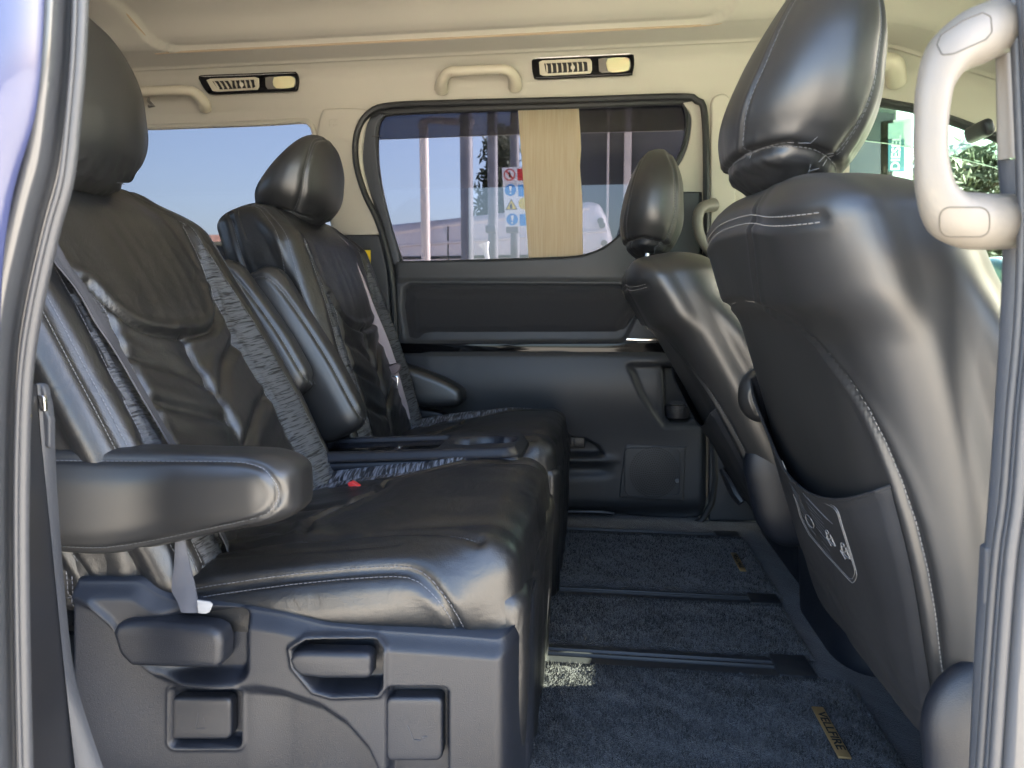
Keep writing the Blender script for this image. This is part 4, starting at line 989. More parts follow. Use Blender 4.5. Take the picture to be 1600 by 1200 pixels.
# ================================================================== FRONT SEATS
GF = 'black leather front seats seen from behind'
def front_seat(Yc, tl, cx, cz, label, hr, near):
    t = thing('bucket_seat', label, 'car seat', (cx+.1, Yc, 0), GF)
    H = .62 if near else .635
    xb = xform((cx, Yc, cz), tl)
    def ex(Q, P):
        Q = Q.copy(); u = np.clip((P[:, 2]+H/2)/H, 0, 1); Q[:, 1] *= 1-.035*sstep(.85, 1, u)-np.where(P[:, 1] > 0, .19, .05)*sstep(.45, 0, u)
        Q[:, 2] -= (.045*sstep(-.07, .09, P[:, 0])+(.016+.018*sstep(.12, -.25, P[:, 1]) if near else .0))*sstep(.1, 1, u); return Q
    panel = [(.262, .172), (.1, .182), (.0, .184), (-.05, .180), (-.11, .168), (-.165, .145), (-.205, .105), (-.228, .05), (-.238, -.03), (-.235, -.12), (-.225, -.20), (-.215, -.305)]
    def dsp(P, N):
        y, z = P[:, 1], P[:, 2]; r = sstep(.1, .6, -N[:, 0]); f = sstep(.1, .6, N[:, 0])
        top_ = .012*sstep(.14, .20, z)*r                       # padded upper wrap bulges behind the panel
        pan = -.004*sstep(.19, .17, z)*r*(1-sstep(.20, .24, np.abs(y)))
        waist = -.006*np.exp(-((z-.08)/.12)**2)*r*.6
        bol = .022*sstep(.12, .24, np.abs(y))*f*sstep(.24, .1, z)
        side = .003*np.exp(-((z-.02)/.25)**2)*sstep(.5, 1, np.abs(N[:, 1]))
        return top_+pan+waist+bol+side
    se = [('-x', panel, .004, .0035, (0.0,)),
          ('-x', [(-.125, .285), (-.098, .25), (-.07, .215), (-.05, .180)], .004, .004, (0.0,)),
          ('-x', [(.24, .262), (.1, .274), (-.1, .276), (-.24, .262)], .0035, .0035, (-.003, .003)),
          ('-x', [(-.238, -.215), (-.24, -.25), (-.245, -.30)], .003, .003, (0.0,))]
    soft('backrest', (.15, .535, H), (.070, .11, .050), LEATHER2, t, xb, se, ex, dsp, .0052, None, THREAD, tr_=.0005,
         wr=lambda P, N: fnoise(P, (7, 7, 7), 2, .002)+(-np.abs(fnoise(P, (4, 14, 34), 5, 1))*.005)*sstep(-.14, -.27, P[:, 2]))
    # rear map pocket: follows the back panel, its top edge sags open
    SF = LAST['surf']
    ny_, nz_ = 90, 80; yy = np.linspace(-.226, .226, ny_); U = np.linspace(0, 1, nz_)
    YY = np.repeat(yy[:, None], nz_, 1); topz = .006-.055*(1-(yy/.226)**2)+.055*sstep(.02, .21, yy); bt_ = -.300
    ZZ = topz[:, None]*(1-U)[None]+bt_*U[None]; YY = YY*(1-.10*sstep(-.05, -.30, ZZ))
    open_ = .002+.012*np.exp(-(U/.22)**2)[None]*(1-(YY/.226)**2)+.003*np.exp(-(U/.02)**2)[None]
    wn_ = fnoise(np.stack([YY, ZZ, 0*ZZ], -1).reshape(-1, 3), (9, 9, 1), 3, .0022).reshape(YY.shape)
    ofs = np.minimum(open_+wn_*.6+.003, .02)*sstep(.226, .215, np.abs(YY)/(1-.10*sstep(-.05, -.30, ZZ)))
    G = SF('x', -1, np.stack([YY, ZZ], -1).reshape(-1, 2), ofs.ravel()+.0008)
    G2 = SF('x', -1, np.stack([YY, ZZ], -1).reshape(-1, 2)[::nz_], ofs[:, 0]-.002)
    V_ = np.r_[G, G2]; idx = np.arange(ny_*nz_).reshape(ny_, nz_)
    q_ = np.stack([idx[:-1, :-1], idx[1:, :-1], idx[1:, 1:], idx[:-1, 1:]], -1).reshape(-1, 4)
    q_ = np.r_[q_, np.array([(idx[i, 0], idx[i+1, 0], ny_*nz_+i+1, ny_*nz_+i) for i in range(ny_-1)])]
    pk = mk('map_pocket', V_, q_, POCKET, t)
    tb = MB().tube(SF('x', -1, np.stack([yy, topz], 1), ofs[:, 0]), .0016, 6); tb.build('pocket_hem', POCKET, pk)
    mb_ = MB(); hm = SF('x', -1, resample(np.stack([yy[2:22], topz[2:22]-.012], 1), .0017), .0045)
    for i in range(0, len(hm)-3, 3): mb_.tube([hm[i], hm[i+2]], .0006, 4)
    mb_.build('stitching', THREAD, pk, False)['kind'] = 'stuff'
    def xp_(py_, pz_, o_):
        tz = .006-.055*(1-(py_/.226)**2)+.055*sstep(.02, .21, py_); u_ = np.clip((tz-pz_)/(tz-bt_), 0, 1)
        w_ = fnoise(np.stack([py_, pz_, 0*pz_], -1), (9, 9, 1), 3, .0022)
        oo = np.minimum(.002+.012*np.exp(-(u_/.22)**2)*(1-(py_/.226)**2)+w_*.6+.003, .02)
        return SF('x', -1, np.stack([py_, pz_], 1), oo+.0012+o_)
    xp_.inv = (np.array(Matrix.Rotation(-tl, 3, 'Y')), np.array([cx, Yc, cz]))
    # headrest, posts, hem loop
    headrest(t, hr, (.165, .275, .255) if near else (.135, .26, .225), R(-2) if near else R(2), slim=.36 if near else .22, tp=.20 if near else .14)
    for dy in (-.055, .055): MB().tube([(hr[0]-.01, Yc+dy, hr[2]-.17), (hr[0]-.005, Yc+dy, hr[2]-.09)], .0055, 10).build('headrest_post', CHROME, t)
    # cushion and plastic recliner shell
    soft('seat_cushion', (.46, .50, .12), (.05, .05, .05), LEATHER2, t, xform((cx+.30, Yc, .24), R(5)), (), None, None, .012, None, None, None)
    if near: soft('recliner_cover', (.22, .055, .27), (.06, .026, .07), PLASTIC, t, xform((cx+.094, Yc-.245, .128), R(8)), (), None, None, .008)
    else: soft('recliner_cover', (.16, .06, .22), (.06, .028, .08), PLASTIC, t, xform((cx+.085, Yc-.235, .235), R(14)), (), None, None, .008)
    soft('seat_base', (.34, .40, .20), (.05, .06, .06), PLASTIC, t, xform((cx+.29, Yc+.03, .09), 0), (), None, None, .012)
    return t, xp_
seatC, xpC = front_seat(.845, R(17), .302, .418, 'large near front seat filling the right of the view, printed map pocket on its back', (.213, .855, .796), True)
seatD, xpD = front_seat(1.50, R(29.5), .261, .393, 'distant front seat leaning back against the sliding door side, smaller in view', (.098, 1.50, .762), False)
# chrome hook + hem under the near headrest
MB().tube([(.165, .80, .715), (.175, .80, .735), (.19, .80, .72)], .0025, 6).build('hook', CHROME, seatC)

# printed warning panel on the near map pocket
Mi, ci = xpC.inv
nrm = Mi@np.array([-1., 0, 0]); p0 = ci+nrm*.084
def onp(px, py): return ray_plane(px, py, p0, nrm)
def onpocket(P, o_=0.0):
    W_ = np.array([onp(*p) for p in P]); L_ = (W_-ci)@Mi
    return xpC(L_[:, 1], L_[:, 2], o_)
wp_ = thing('printed_panel', 'grey printed panel of tiny text inside a double outline on the near map pocket', 'printed label', tuple(onp(1280, 830)))
mb = MB()
def stroke(pts, w=.0004):
    P = resample(np.array(pts, float), 8) if len(pts) == 2 and np.hypot(*(np.array(pts[1])-np.array(pts[0]))) > 10 else pts
    mb.tube(onpocket(P), w, 3, None, Vector(nrm.tolist()), False)
O1 = [(1224, 712), (1234, 738), (1262, 756), (1300, 779), (1305, 790), (1328, 895), (1326, 906), (1322, 912), (1318, 909), (1280, 868), (1252, 833), (1240, 808), (1232, 770)]
stroke([tuple(p) for p in resample(np.array(O1), 6)], .0004)
cx_, cy__ = 1282, 820
O2 = [((p[0]-cx_)*.94+cx_, (p[1]-cy__)*.94+cy__) for p in O1]; stroke([tuple(p) for p in resample(np.array(O2), 6)], .0003)
mb.build('panel_outline', PRINT, wp_, False)
mb = MB(); 
import random as rr_
rr_.seed(3)
ux = np.array([17.5, 22.]); uy = np.array([5.0, 22.])           # text direction on screen, line-step direction
def row(o, n, length, th=.00018):
    x = 0; o = np.array(o, float)
    while x < length:
        l = rr_.uniform(.02, .07)
        a = o+ux*x; c = o+ux*min(x+l, length); stroke([tuple(a), tuple(c)], th); x += l+rr_.uniform(.015, .03)
for k in range(8): row((1234+k*1.6, 748+k*9.0), 0, .95+.02*k)
for k in range(6): row((1262+k*1.3, 776+k*9.0), 0, 1.25-.03*k)
for k in range(4): row((1272+k*1.2, 826+k*9.5), 0, .7)
for k in range(2): row((1258+k*6, 762+k*6), 0, 1.9, .0003)
mb.build('tiny_text', PRINT, wp_, False)['kind'] = 'stuff'
mb = MB()
def circ(cx, cy, r, sx=.55): stroke([(cx+r*sx*math.cos(a)+r*.28*math.sin(a), cy+r*math.sin(a)) for a in np.linspace(0, 6.283, 15)], .0006)
circ(1257, 812, 11); mb.build('round_symbol', PRINT, wp_, False)
for cx, cy in ((1290, 838), (1311, 858)):
    mb = MB()
    stroke([(cx-4, cy-10), (cx-2, cy+2), (cx+6, cy+12)], .0009); stroke([(cx-2, cy+2), (cx+4, cy-3), (cx+5, cy+4)], .0008); circ(cx-2, cy-12, 3.5); stroke([(cx-6, cy-2), (cx+1, cy+13)], .0006); stroke([(cx+2, cy-8), (cx+8, cy+12)], .0006)
    mb.build('seat_symbol', PRINT, wp_, False)

# inner armrest of the distant front seat
soft('armrest', (.135, .056, .095), (.04, .026, .044), LEATHER2, seatD, xform((.302, 1.214, .402), R(-2)), [('-y', [(-.038, 0.03), (-.050, 0), (-.038, -.03)], .002, .002, (0.0,))], None, None, .004, None, DARKTHREAD)
# seat belt anchor of the distant seat
MB().tube([A1(1128, 733, 1.70), A1(1140, 752, 1.68), A1(1150, 772, 1.66), A1(1160, 785, 1.65)], [.008, .013, .014, .012], 10).build('belt_anchor', DARKPL, seatD)

# centre console between the front seats
cc_ = thing('front_console', 'dark plastic console foot between the two front seats', 'console', (.5, 1.22, 0))
soft('console_body', (.62, .30, .26), (.05, .08, .05), PLASTIC, cc_, xform((.675, 1.20, .10), R(4)), (), None, None, .01)
soft('console_lid', (.50, .22, .13), (.03, .03, .02), BEIGE, cc_, xform((.66, 1.22, .29), R(0)), (), None, None, .01)

# dashboard, front door trim, steering area (mostly hidden, carries light and shade)
db = soft('dashboard', (.5, 1.34, .55), (.12, .1, .12), PLASTIC, None, xform((1.62, 1.17, .34), 0), (), None, None, .03); tag(db, 'dark dashboard at the front of the cabin, beyond the front seats', 'dashboard')
fd = thing('front_door', 'far front door with dark trim, black window frame and greenish glass', 'car door', (1.0, YW, 0))
plate('door_trim', [Vector((.60, YW, -.1)), Vector((1.9, YW, -.1)), Vector((1.9, YW, .60)), Vector((.60, YW, .60))], [], .04, DOORPL, fd)
hdr = [(1334, 150), (1380, 157), (1425, 165), (1465, 177), (1500, 189), (1555, 210), (1640, 250), (1800, 330)]
mb = MB(); mb.tube(pts_at([(p[0], p[1]+4) for p in hdr], YW+.004), .0105, 10, 1.3); mb.build('window_frame', RUBBER, fd)
fg = [Vector((.60, YW+.02, .58)), Vector((1.9, YW+.02, .58)), Vector((1.9, YW+.02, .80))]+pts_at(hdr, YW+.02)[::-1][1:]
plate('window_pane', fg, [], .004, CLEARG, fd)
plate('wind_deflector', pts_at([(1334, 150), (1380, 157), (1465, 177), (1555, 212), (1640, 250), (1640, 305), (1555, 262), (1470, 240), (1400, 226), (1334, 218)], YW+.05), [], .003, glassmat('pale_acrylic', (.72, .76, .72)), fd)
MB().tube(pts_at([(1334, 218), (1400, 226), (1470, 240), (1555, 262), (1640, 305)], YW+.048), .0012, 5).build('deflector_edge', WHITE, fd)
soft('door_mirror', (.10, .10, .13), (.04, .04, .04), BLUEP, fd, xform(tuple(A1(1556, 440, 2.02)), 0), (), None, None, .01)
rm = soft('overhead_mirror', (.02, .08, .032), (.008, .012, .012), DARKPL, None, xform(tuple(A1(1530, 205, 1.45)), R(20)), (), None, None, .006); tag(rm, 'dark rear-view mirror against the front window, seen through the grab handle', 'mirror')
sv = soft('sun_visor', (.16, .34, .016), (.03, .03, .007), HEADL, None, xform((.93, 1.45, 1.055), R(-14)), [('-z', [(-.07, -.15), (.07, -.15)], .001, .002, False)], None, None, .008); tag(sv, 'beige sun visor folded up against the ceiling, seen through the grab handle', 'sun visor')

# rear and near-side body shell, so that light only enters where it does in the van
sh = thing('van_body', 'grey outer shell of the van around the open doorway', 'van', (0, .5, 0))
def quad(name, pts, m, th=(0, .02, 0)):
    V = [Vector(p) for p in pts]; T = Vector(th); n = len(V)
    return mk(name, V+[v+T for v in V], [tuple(range(n)), tuple(range(n, 2*n))[::-1]]+[(i, (i+1) % n, n+(i+1) % n, n+i) for i in range(n)], m, sh, False)
quad('rear_wall', [(-2.3, .45, -.2), (-2.3, 1.9, -.2), (-2.3, 1.9, .7), (-2.3, .45, .7)], BEIGE, (-.03, 0, 0))
quad('rear_glass', [(-2.3, .45, .7), (-2.3, 1.9, .7), (-2.3, 1.9, 1.2), (-2.3, .45, 1.2)], TINTR, (-.004, 0, 0))
quad('near_rear_panel', [(-2.3, .47, -.25), (-.60, .47, -.25), (-.60, .47, .72), (-2.3, .47, .72)], PAINT)
quad('near_rear_glass', [(-2.3, .48, .72), (-.62, .48, .72), (-.62, .48, 1.16), (-2.3, .48, 1.16)], TINTR, (0, .004, 0))
quad('front_door_panel', [(.36, .47, -.25), (1.9, .47, -.25), (1.9, .47, .66), (.36, .47, .66)], PAINT)
quad('front_door_glass', [(.40, .485, .66), (1.9, .485, .66), (1.9, .485, .86), (1.2, .485, 1.12), (.40, .485, 1.16)], CLEARG, (0, .004, 0))
WSG = glassmat('windscreen_glass', (.88, .92, .84))
quad('windscreen', [(1.85, .5, .60), (1.85, 1.84, .60), (1.10, 1.84, 1.04), (1.10, .5, 1.04)], WSG, (.004, 0, .003))
quad('far_sill', [(-2.3, 1.87, -.3), (1.9, 1.87, -.3), (1.9, 1.87, .02), (-2.3, 1.87, .02)], PAINT)
quad('near_sill', [(-.60, .50, -.22), (.36, .50, -.22), (.36, .50, -.008), (-.60, .50, -.008)], PAINT)

# ================================================================== NEAR DOORWAY PILLARS
def loftpx(name, curves, m, parent, n=60, smooth=True):
    """curves: list of (pixel polyline, Y); surface lofted between them"""
    rows = []
    for pts, Y in curves:
        P = resample(spline(pts, 60), 1); k = np.linspace(0, len(P)-1, n).astype(int); rows.append(at(P[k, 0], P[k, 1], Y))
    V = np.concatenate(rows); fs = []
    for r_ in range(len(rows)-1):
        for i in range(n-1): fs.append((r_*n+i, r_*n+i+1, (r_+1)*n+i+1, (r_+1)*n+i))
    return mk(name, V, fs, m, parent, smooth)
def sh_(c, d): return [(p[0]+d, p[1]) for p in c]
lp = thing('rear_door_pillar', 'pale grey metal doorway pillar with rubber seal along the left edge of the view', 'door pillar', (-.40, .42, 0))
C1 = [(137, -30), (133, 80), (125, 180), (114, 280), (95, 350), (76, 430), (62, 500), (53, 560), (47, 640), (44, 800), (46, 1000), (52, 1240)]
C0 = [(64, -30), (57, 80), (49, 160), (38, 230), (20, 300), (2, 370), (-14, 440), (-26, 520), (-30, 640), (-32, 800), (-30, 1000), (-26, 1240)]
mid = lambda f: [(a[0]*(1-f)+b_[0]*f, a[1]*(1-f)+b_[1]*f) for a, b_ in zip(C0, C1)]
loftpx('pillar_skin', [(C0, .395), (mid(.10), .392), (mid(.35), .398), (mid(.55), .410), (mid(.68), .418), (mid(.76), .418), (mid(.80), .414)], PAINT, lp)
def tubepx(name, c, Y, r, m, parent, ry=1):
    P = resample(spline(c, 60), 8); return MB().tube(pts_at(P, Y), r, 12, ry).build(name, m, parent)
tubepx('door_seal', [(a[0]-9, a[1]) for a in C1], .413, .0042, SEAL, lp)
tubepx('seal_lip', [(a[0]-19, a[1]) for a in C1], .408, .0016, SEAL, lp)
C2 = [(58, 600), (64, 680), (74, 780), (86, 900), (100, 1040), (122, 1240)]
loftpx('door_jamb', [([(40, 600), (36, 680), (34, 780), (34, 900), (36, 1040), (42, 1240)], .425), (C2, .505)], DARKPL, lp)
for cy0, r0 in ((905, 40), (1015, 52), (985, 14)):
    P = [(85+(-.55*r0)*math.cos(a)+4, cy0+r0*1.3*math.sin(a)) for a in np.linspace(math.pi*.85, math.pi*2.1, 14)]
# slate trim strip with striker
C3 = [(76, 606), (84, 640), (86, 700), (92, 800), (101, 920), (116, 1050), (141, 1140), (176, 1240)]
loftpx('trim_strip', [(C2, .500), (C3, .508), (sh_(C3, -14), .56)], PILLARPL, lp)
cap('trim_top', [(56, 606), (62, 598), (74, 599), (79, 610), (79, 640), (86, 652), (86, 700), (64, 690), (58, 640)], .508, .006, PILLARPL, lp, .002, raw=True)
cap('striker', [(63, 617), (73, 617), (75, 642), (66, 642)], .502, .003, CHROME, lp, .001, raw=True)
ye = cap('yellow_clip', [(43, 632), (48, 635), (50, 650), (48, 658), (42, 656)], .46, .003, YEL, lp, .001, raw=True)
# opened sliding door / body panel beyond the pillar, reflected sky painted in as lavender-blue
dpn = loftpx('body_panel', [([(-190, -60), (-190, 300), (-190, 700), (-190, 1260)], .37), ([(-60, -60), (-60, 300), (-70, 700), (-70, 1260)], .374), ([(70, -60), (56, 160), (0, 440), (-20, 1260)], .384), ([(72, -60), (60, 160), (4, 440), (-16, 1260)], .396)], None or mat('sky_reflection_blue', (.045, .055, .13), .22, coat=.5, coatr=.05), None)
tag(dpn, 'glossy body panel at the extreme left beyond the pillar, sky reflection painted in as lavender-blue', 'body panel')

rp = thing('front_door_pillar', 'slate and beige doorway pillar with rubber seals along the right edge of the view', 'door pillar', (.30, .50, 0))
BL = [(1553, -30), (1555, 90), (1558, 250)]
loftpx('beige_cover', [(sh_(BL, 2), .545), (BL, .512), (sh_(BL, 2), .502), ([(1573, -30), (1579, 90), (1589, 246)], .500), ([(1578, -30), (1584, 90), (1594, 246)], .506)], BEIGELT, rp)
SL = [(1558, 249), (1566, 380), (1562, 498), (1556, 600), (1546, 751), (1536, 870), (1522, 1025), (1512, 1240)]
loftpx('slate_cover', [(sh_(SL, 2), .55), (SL, .520), (sh_(SL, 3), .506), (sh_(SL, 22), .502), (sh_(SL, 30), .500)], PILLARPL, rp)
SE = [(1578, -30), (1590, 240), (1592, 380), (1586, 520), (1574, 650), (1564, 780), (1552, 867), (1541, 1000), (1527, 1200), (1522, 1260)]
for dx_, r_, m_ in ((6, .0034, SEAL), (17, .0024, PILLARPL), (27, .0038, SEAL)): tubepx('door_seal', sh_(SE, dx_), .487-.0006*dx_, r_, m_, rp)
loftpx('outer_frame', [(sh_(SE, 4), .496), (sh_(SE, 20), .486), (sh_(SE, 36), .470), (sh_(SE, 60), .462), (sh_(SE, 150), .455)], PAINT, rp)
cap('striker_flange', [(1531, 852), (1537, 848), (1549, 850), (1550, 900), (1540, 1010), (1528, 1180), (1519, 1180), (1521, 1040)], .512, .008, PILLARPL, rp, .003, raw=True)
# big grab handle
gh = thing('grab_handle', 'large pale beige grab handle on the near doorway pillar in front of the front seat', 'grab handle', A1(1500, 200, .48), 'beige grab handles')
hp = [(1586, 30, .508), (1556, 44, .494), (1520, 60, .480), (1483, 86, .470), (1462, 130, .466), (1455, 190, .465), (1455, 250, .465), (1463, 300, .467), (1484, 334, .472), (1515, 345, .480), (1548, 347, .492), (1578, 347, .508)]
hr_ = [.0175, .0175, .0172, .0140, .0105, .0094, .0094, .0112, .0155, .0176, .0178, .0180]
L = spline([tuple(A1(a, b_, y)) for a, b_, y in hp], 90); rr = np.interp(np.linspace(0, 1, len(L)), np.linspace(0, 1, len(hr_)), hr_)
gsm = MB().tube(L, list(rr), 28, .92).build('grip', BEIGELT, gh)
from mathutils.bvhtree import BVHTree
mat('joint_shadow', (.07, .062, .05), .8)
def on_mesh(o, P, parent):
    M_ = off(parent); bv = BVHTree.FromPolygons([v.co+off(parent)+o.location for v in o.data.vertices], [tuple(p.vertices) for p in o.data.polygons]); out = []
    c0 = Vector((0, 0, CZ))
    for p in P:
        d = (A1(p[0], p[1], 1.0)-c0).normalized(); h_ = bv.ray_cast(c0, d)
        if h_[0]: out.append(h_[0]+h_[1]*.0001)
    return out
for poly, yy in ((rrect(1468, 324, 1546, 370, 16), .4625), ([(1464, 70), (1470, 55), (1505, 32), (1535, 20), (1548, 26), (1550, 50), (1540, 62), (1490, 84), (1472, 86)], .4625)):
    bvh_pts = on_mesh(gsm, resample(np.array(poly+[poly[0]], float), 4), gh)
    if len(bvh_pts) > 3: MB().tube(bvh_pts, .0004, 5).build('screw_cover_joint', MATS['joint_shadow'], gh)

# ================================================================== OUTSIDE
g = MB().add([(-900, -900, -.42), (900, -900, -.42), (900, 900, -.42), (-900, 900, -.42)], [(0, 1, 2, 3)]).build('ground', mat('pale_concrete', (.50, .45, .37), .85, bump='noise', bscale=30, bdist=.01, var=(.7, 1.25)), None, False)
tag(g, kind='structure')
# white van
YV = 7.0
van = thing('parked_van', 'white panel van parked beyond the far door window', 'van', A1(780, 500, YV))
vo = [(560, 372), (600, 362), (700, 352), (800, 341), (900, 328), (922, 325), (938, 330), (948, 350), (956, 380), (964, 430), (970, 520), (560, 520)]
body = cap('body', vo, YV, .5, VANW, van, .10, raw=True)
for ya, yb in ((388, 360), (404, 398)):
    MB().tube(pts_at([(560, ya), (780, (ya+yb)/2), (948, yb)], YV-.505), .014, 6).build('panel_crease', DARKPL if ya == 404 else VANW, body)
for x in (700, 830): MB().tube(pts_at([(x, 352), (x, 520)], YV-.50), .008, 5).build('panel_gap', DARKPL, body)
for x, y in ((938, 345), (941, 352), (944, 380)): MB().tube([A1(x, y, YV-.5), A1(x, y, YV-.54)], .03, 10).build('marker_lamp', CHROME, body)
MB().tube(pts_at([(560, 372), (700, 352), (920, 326)], YV-.48), .03, 8).build('roof_gutter', VANW, body)
# posts
def post(x0, x1, y0, Yd, m, label, arm_=None, grp='canopy posts behind the far window'):
    xc_ = (x0+x1)/2; w = (A1(x1, 300, Yd)-A1(x0, 300, Yd)).length/2
    p_ = A1(xc_, y0, Yd); b_ = A1(xc_+5, 420, Yd); b_.z = -.42
    t = thing('metal_post', label, 'post', (b_.x, b_.y, -.42), grp)
    MB().tube([(b_.x, b_.y, -.42), (b_.x-.01, b_.y, p_.z)], w, 16).build('shaft', m, t)
    MB().tube([(b_.x, b_.y, -.42), (b_.x, b_.y, -.38)], w*1.9, 16).build('foot', m, t)
    if arm_: MB().tube(pts_at(arm_, Yd), w*.75, 12).build('cap', m, t)
    return t
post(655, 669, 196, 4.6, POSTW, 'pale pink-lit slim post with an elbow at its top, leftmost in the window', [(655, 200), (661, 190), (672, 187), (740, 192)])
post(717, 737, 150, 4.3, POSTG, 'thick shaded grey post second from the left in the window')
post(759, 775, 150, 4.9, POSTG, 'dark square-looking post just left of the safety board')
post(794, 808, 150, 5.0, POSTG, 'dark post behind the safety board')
for x, y, w in ((767, 358, 16), (801, 358, 20)):
    c = A1(x, y, 4.75); o = MB().box(c, (.085 if x > 790 else .07, .05, .05), None, .006).build('pipe_clamp', POSTG); tag(o, 'grey clamp on the post %s the safety board' % ('below' if x > 790 else 'left of'), 'clamp')
# safety board
Yb = 4.7; c = A1(804, 307, Yb)
sbd = thing('safety_sign', 'white safety board with red, blue and yellow symbols, partly behind the paper strip', 'sign', c)
plate('board', pts_at([(784, 262), (842, 259), (846, 352), (790, 354)], Yb), [], .01, WHITE, sbd)
def disc(cx, cy, r, m, k=24, ph=0, dy=0, sub=sbd, nm='symbol_disc'):
    M_ = A1(cx, cy, Yb-.003-dy); s = (A1(cx+1, cy, Yb)-A1(cx, cy, Yb)).length
    P = [M_+Vector((r*s*math.sin(2*math.pi*i/k+ph), 0, r*s*math.cos(2*math.pi*i/k+ph))) for i in range(k)]
    return plate(nm, P, [], .002, m, sub)
disc(796, 273, 9, SIGNR, nm='prohibition_ring'); disc(796, 273, 7.2, WHITE, dy=.003, nm='sign_face')
mb = MB(); mb.tube(pts_at([(790.5, 267), (801.5, 279)], Yb-.009), .0055, 5); mb.build('prohibition_bar', SIGNR, sbd)
mb = MB(); mb.tube(pts_at([(796, 269), (797, 277)], Yb-.0075), [.004, .010], 6); mb.build('flame_symbol', BLACKP, sbd)
for cy_ in (297, 343):
    disc(797.5+(cy_-297)*.06, cy_, 9, SIGNB, nm='mandatory_disc')
    mb = MB(); xx = 797.5+(cy_-297)*.06
    mb.tube(pts_at([(xx, cy_-6), (xx, cy_+1.5)], Yb-.007), [.010, .005], 8); mb.tube(pts_at([(xx, cy_+4), (xx, cy_+6)], Yb-.007), .007, 8); mb.build('exclamation_mark', WHITE, sbd)
disc(799, 322, 11, BLACKP, 3, nm='warning_triangle'); disc(799, 322, 9, SIGNY, 3, dy=.003, nm='triangle_face')
mb = MB(); mb.tube(pts_at([(799, 318), (798, 322), (799, 326)], Yb-.009), [.003, .009, .006], 6); mb.build('flame_symbol', BLACKP, sbd)
for (y0, m_) in ((263, SIGNR), (288, SIGNB), (334, SIGNB)): plate('sign_panel', pts_at([(808+(y0-263)*.05, y0+1), (838, y0), (838, y0+18), (809+(y0-263)*.05, y0+19)], Yb-.003), [], .002, m_, sbd)
disc(819, 318, 9, SIGNY, nm='warning_disc')
# funnel-like white bracket by the posts
fb = MB().tube(pts_at([(756, 380), (759, 390), (762, 408), (762, 425)], 4.2), [.035, .016, .014, .014], 8).build('white_bracket', WHITE); tag(fb, 'small white forked bracket low in front of the parked van', 'bracket')
# dark block added as backdrop where the glass shows only dark reflections
kb = cap('dark_backdrop', [(905, 60), (1300, 60), (1300, 520), (905, 520)], 9.5, 2.0, DARKB, None, .05, raw=True); tag(kb, 'dark backdrop block added in place of dark reflections in the right half of the far window', 'dark_backdrop')
for x0, x1 in ((948, 952), (975, 986)):
    o = MB().box(A1((x0+x1)/2, 250, 7.45), ((x1-x0)*.0068, .05, 2.6), None, .01).build('pale_mullion', POSTW, kb)
# canopy slab added only to darken the top of the view
cn = MB().box((A1(800, 60, 7)), (3.2, 3, .25), None, .03).build('darkening_canopy', DARKB); tag(cn, 'dark canopy slab added above the posts to darken the view', 'canopy')
# wall/house with a brown roof seen in the rear window
hs = thing('house', 'distant house whose brown tiled roof edge shows in the rear side window', 'house', A1(330, 400, 30))
w0 = A1(250, 380, 30); w1 = A1(372, 380, 30)
MB().box(((w0.x+w1.x)/2, 33, 1.2), ((w1.x-w0.x), 6, 4.2)).build('wall', WALLW, hs)
mb = MB(); r0 = A1(240, 356, 30).z; 
mb.add([(w0.x-.3, 29.6, r0-1.0), (w1.x+.3, 29.6, r0-1.0), (w1.x+.3, 33, r0), (w0.x-.3, 33, r0), (w1.x+.3, 36.4, r0-1.0), (w0.x-.3, 36.4, r0-1.0)], [(0, 1, 2, 3), (3, 2, 4, 5), (0, 3, 5), (1, 4, 2), (0, 5, 4, 1)]).build('roof', ROOFT, hs, False)
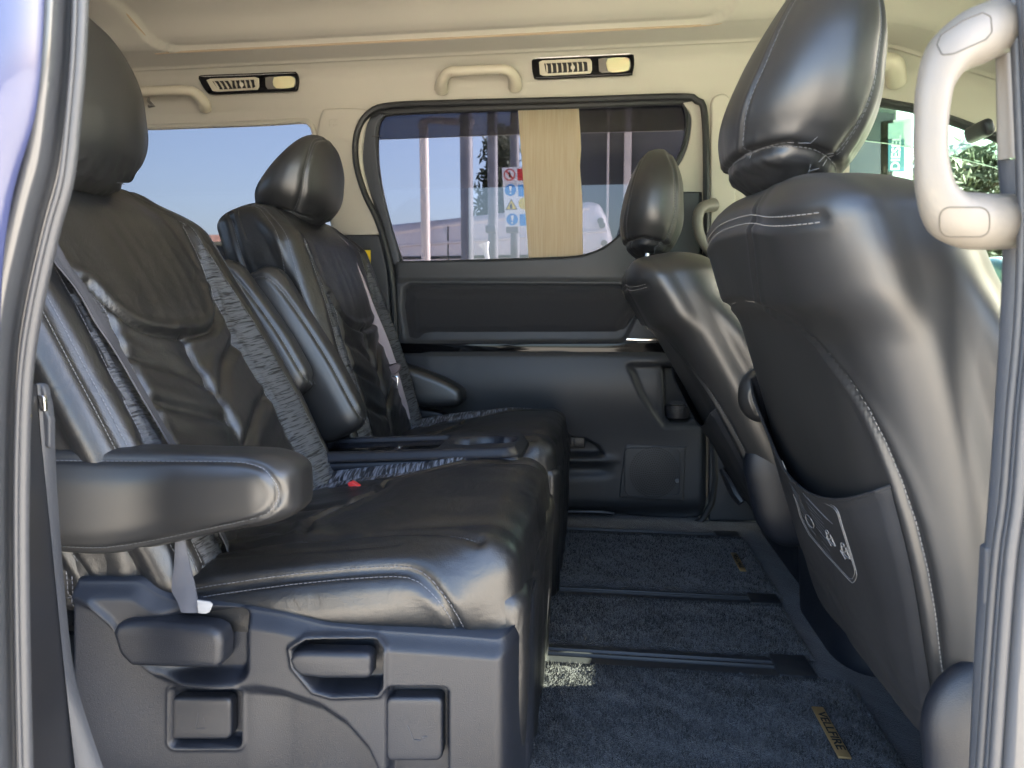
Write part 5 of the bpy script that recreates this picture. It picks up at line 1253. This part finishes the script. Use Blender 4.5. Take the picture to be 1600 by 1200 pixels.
# conifer behind the posts
def tree(name, label, x, y, z0, H, Rr, n, m, conifer=True, leaf=.12, seed=1):
    rnd_ = random.Random(seed); t = thing(name, label, 'tree', (x, y, z0))
    tk = MB().tube([(x, y, z0), (x+.05, y, z0+H*.5), (x, y, z0+H*.97)], [.16, .10, .02], 10)
    cr_ = MB()
    for k in range(70):
        u = rnd_.random(); zz = z0+H*(.06+.92*u); a = rnd_.uniform(0, 6.283)
        L_ = Rr*((1-u)**.8 if conifer else math.sin(math.pi*min(1, .15+.85*u))**.6)*rnd_.uniform(.6, 1.1)
        e = Vector((x+L_*math.cos(a), y+L_*math.sin(a), zz+(-.12*L_ if conifer else .35*L_)))
        tk.tube([(x, y, zz), e], [.03, .008], 5, caps=False)
        for j in range(n//70):
            f = rnd_.uniform(.15, 1.05); p = Vector((x, y, zz)).lerp(e, f)+Vector([rnd_.gauss(0, leaf*1.3) for _ in range(3)])
            d1 = Vector([rnd_.gauss(0, 1) for _ in range(3)]).normalized()*leaf*rnd_.uniform(.6, 1.3); d2 = d1.orthogonal().normalized()*leaf*.35
            cr_.add([p-d1, p+d2, p+d1, p-d2], [(0, 1, 2, 3)])
    tk.build('trunk', BARK, t); cr_.build('crown', m, t, False, None)
c = A1(752, 300, 14); tree('conifer_tree', 'dark ragged conifer behind the posts in the far window', c.x+.4, 14, -.42, 4.6, 1.0, 9800, LEAFD, True, .09, 4)
c = A1(1500, 260, 11); tree('leafy_tree', 'sunlit yellow-green tree seen through the pillar grab handle', c.x+.6, 12, -.42, 3.4, 2.2, 14000, LEAFL, False, .09, 9)
c = A1(1440, 260, 12); tree('leafy_tree', 'dark green tree between the diesel sign and the sunlit tree', c.x+.2, 14, -.42, 3.2, 1.3, 7000, LEAFD, False, .09, 12)
# diesel price sign and white building
db_ = thing('fuel_sign', 'white framed teal sign reading DIESEL upright, seen past the near headrest', 'sign', A1(1400, 220, 7.5))
plate('sign_frame', pts_at([(1376, 190), (1424, 184), (1426, 300), (1376, 300)], 7.5), [], .08, WALLW, db_)
plate('sign_upper_face', pts_at([(1388, 193), (1412, 190), (1412, 217), (1388, 217)], 7.49), [], .005, mat('pale_teal_face', (.38, .50, .47), .4), db_)
tf = plate('sign_face', pts_at([(1388, 219), (1413, 217), (1413, 268), (1388, 268)], 7.49), [], .005, TEAL, db_)
pz = A1(1400.5, 239, 7.484)
text_mesh('lettering', 'DIESEL', .115, WHITE, tf, frame(pz, (0, 0, 1), (-1, 0, 0)), .001, .003)
wb = thing('white_building', 'bright white building wall left of the diesel sign', 'building', A1(1362, 240, 9))
plate('wall', pts_at([(1310, 170), (1392, 163), (1392, 520), (1310, 520)], 9), [], 2.5, WALLW, wb)
for k in range(5): plate('cladding_line', pts_at([(1366, 172+k*6), (1386, 171+k*6), (1386, 172.2+k*6), (1366, 173.2+k*6)], 8.99), [], .01, mat('grey_line', (.4, .4, .38)) if k == 0 else MATS['grey_line'], wb)
MB().box(A1(1364, 260, 8.98), (.012, .02, 2.0)).build('wall_joint', DARKPL, wb)
